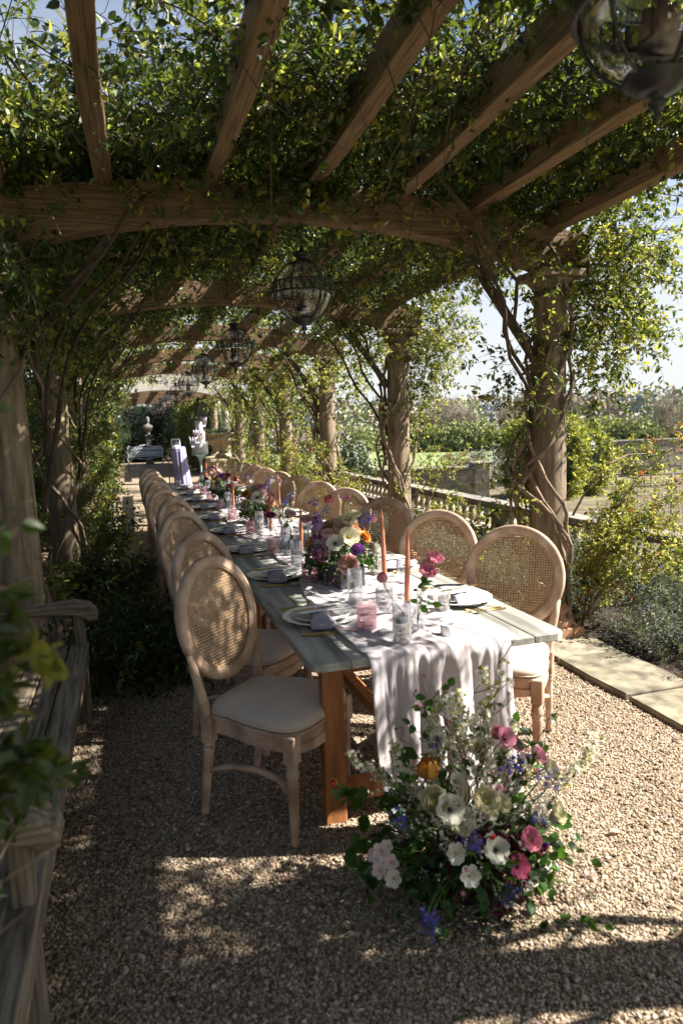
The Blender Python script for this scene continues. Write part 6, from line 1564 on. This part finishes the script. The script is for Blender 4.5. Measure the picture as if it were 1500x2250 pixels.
# statue on a pedestal before the yew
st = empty('stone_statue', (.95, 35.6, 0), 0, 'pale stone bust on a tall pedestal against the dark yew', 'statue')
s = MB(); s.box((0, 0, .07), (.56, .56, .14), None, .02); s.box((0, 0, .80), (.40, .40, 1.32), None, .02, .84); s.box((0, 0, 1.50), (.46, .46, .08), None, .015); s.obj('pedestal', MT['coping'], st)
s = MB(); s.lathe([(.12, 1.54), (.13, 1.60), (.09, 1.66), (.11, 1.70), (.20, 1.80), (.25, 1.90), (.25, 1.98), (.19, 2.06), (.09, 2.10), (.075, 2.16), (.10, 2.20), (.125, 2.28), (.13, 2.36), (.11, 2.44), (.06, 2.49), (.0001, 2.5)], 20, fn=lambda a, z: (1+.25*math.cos(2*a)) if 1.75 < z < 2.1 else 1); s.ball((0, -.12, 2.29), .03, 6, 4, (.7, 1, 1.2)); s.obj('bust', MT['coping'], st)
st.scale = (.74, .74, .94)
# white ornate metal bench at the far end
MT['whitemetal'] = mat('white_metal', (.80, .82, .84), .5, .1, 10, .1)
eb = empty('ornate_metal_bench', (.72, 34.3, 0), 0, 'white ornate cast-metal bench at the far end of the path', 'bench')
W = .78
for k in range(9):
    s = MB(); s.beam((-W, -.22+k*.055, .44), (W, -.22+k*.055, .44), .035, .02); s.obj('seat_slat', MT['whitemetal'], eb)
s = MB(); pts = [(x, .26, .92+.05*math.cos(x/W*PI*1.5)) for x in np.linspace(-W, W, 21)]; s.tube(pts, .022, 6); s.tube([(x, .24, .50) for x in np.linspace(-W, W, 3)], .02, 6); s.obj('back_frame', MT['whitemetal'], eb)
for k in range(15):
    x = -W+.05+k*(2*W-.1)/14
    for j in range(2):
        s = MB(); s.tube([(x+.045*math.cos(t)*(1-.1*j), .25, .60+.19*j+.075*math.sin(t)) for t in np.linspace(0, 2*PI, 11)], .013, 5, False); s.ball((x, .25, .60+.19*j), .028, 6, 4, (1, .4, 1)); s.obj('scroll', MT['whitemetal'], eb)
for sx_ in (-1, 1):
    for sy_ in (-1, 1):
        s = MB(); s.tube([(sx_*W, sy_*.22, .44), (sx_*(W+.05), sy_*.24, .3), (sx_*(W-.02), sy_*.23, .15), (sx_*(W+.06), sy_*.27, 0)], [.025, .022, .02, .026], 6); s.obj('leg', MT['whitemetal'], eb)
    s = MB(); s.tube([(sx_*W, .26, .85), (sx_*(W+.04), 0, .72), (sx_*(W+.04), -.25, .68), (sx_*W, -.25, .44)], .022, 6); s.obj('armrest', MT['whitemetal'], eb)
s = MB(); s.tube([(-W, -.25, .40), (0, -.25, .30), (W, -.25, .40)], .016, 6); s.obj('apron', MT['whitemetal'], eb)
# leaf litter scattered on the gravel and paving
n_ = 240; X = np.concatenate([rng.uniform(-.3, 3.1, 150), rng.normal(1.05, .45, 90)]); Y = np.concatenate([rng.uniform(1.0, 7.5, 150), rng.normal(1.95, .3, 90)])
P = np.stack([X, Y, np.where(X > 2.6, .042, .011)], 1); D = rng.normal(0, 1, (n_, 3))*np.array([1, 1, .12]); V, F = leaf_arrays(P, D, rng.normal(0, .25, (n_, 3))+np.array([0, 0, 1.]), .012+.022*rng.random(n_), .008+.010*rng.random(n_), .3, .1)
tag(link('leaf_litter', np_mesh('leaf_litter', V, F, [MT['dry'], MT['leaf'], MT['p_blush']], np.repeat(rng.choice(3, n_, p=(.5, .3, .2)), 2))), 'scattered fallen leaves and petals on the gravel and paving', 'leaf litter', kind='stuff')
# pale path flags beyond the gravel
# fallen petals and bits on the gravel
for k, (x, y, m, lb) in enumerate([(-.02, 1.62, 'p_blush', 'single fallen pale petal lying on the shaded gravel'), (.60, 1.18, 'p_hot', 'fallen red petal at the bottom edge of the picture'), (1.72, 2.05, 'p_peach', 'fallen peach petal on the sunlit gravel at right')]):
    s = MB(); petal(s, k*1.3+.4, .045, .028, R(2), R(25), (0, 0, 0), .3, 4, 2); o = s.obj('fallen_petal', MT[m], None, (x, y, .012)); tag(o, lb, 'petal')
sc_ = empty('ivy_sprig', (1.18, 1.72, .012), 0, 'ivy sprig with broad leaves lying on the gravel before the arrangement', 'ivy sprig'); greenery(sc_, 'leaves', [(0, 0, 0), (.05, 0, 0), (-.1, .02, 0)], [(1, -.1, .15), (1, .3, .15), (.8, -.3, .15)], [.2, .22, .2], .04, 'ivy', 6)
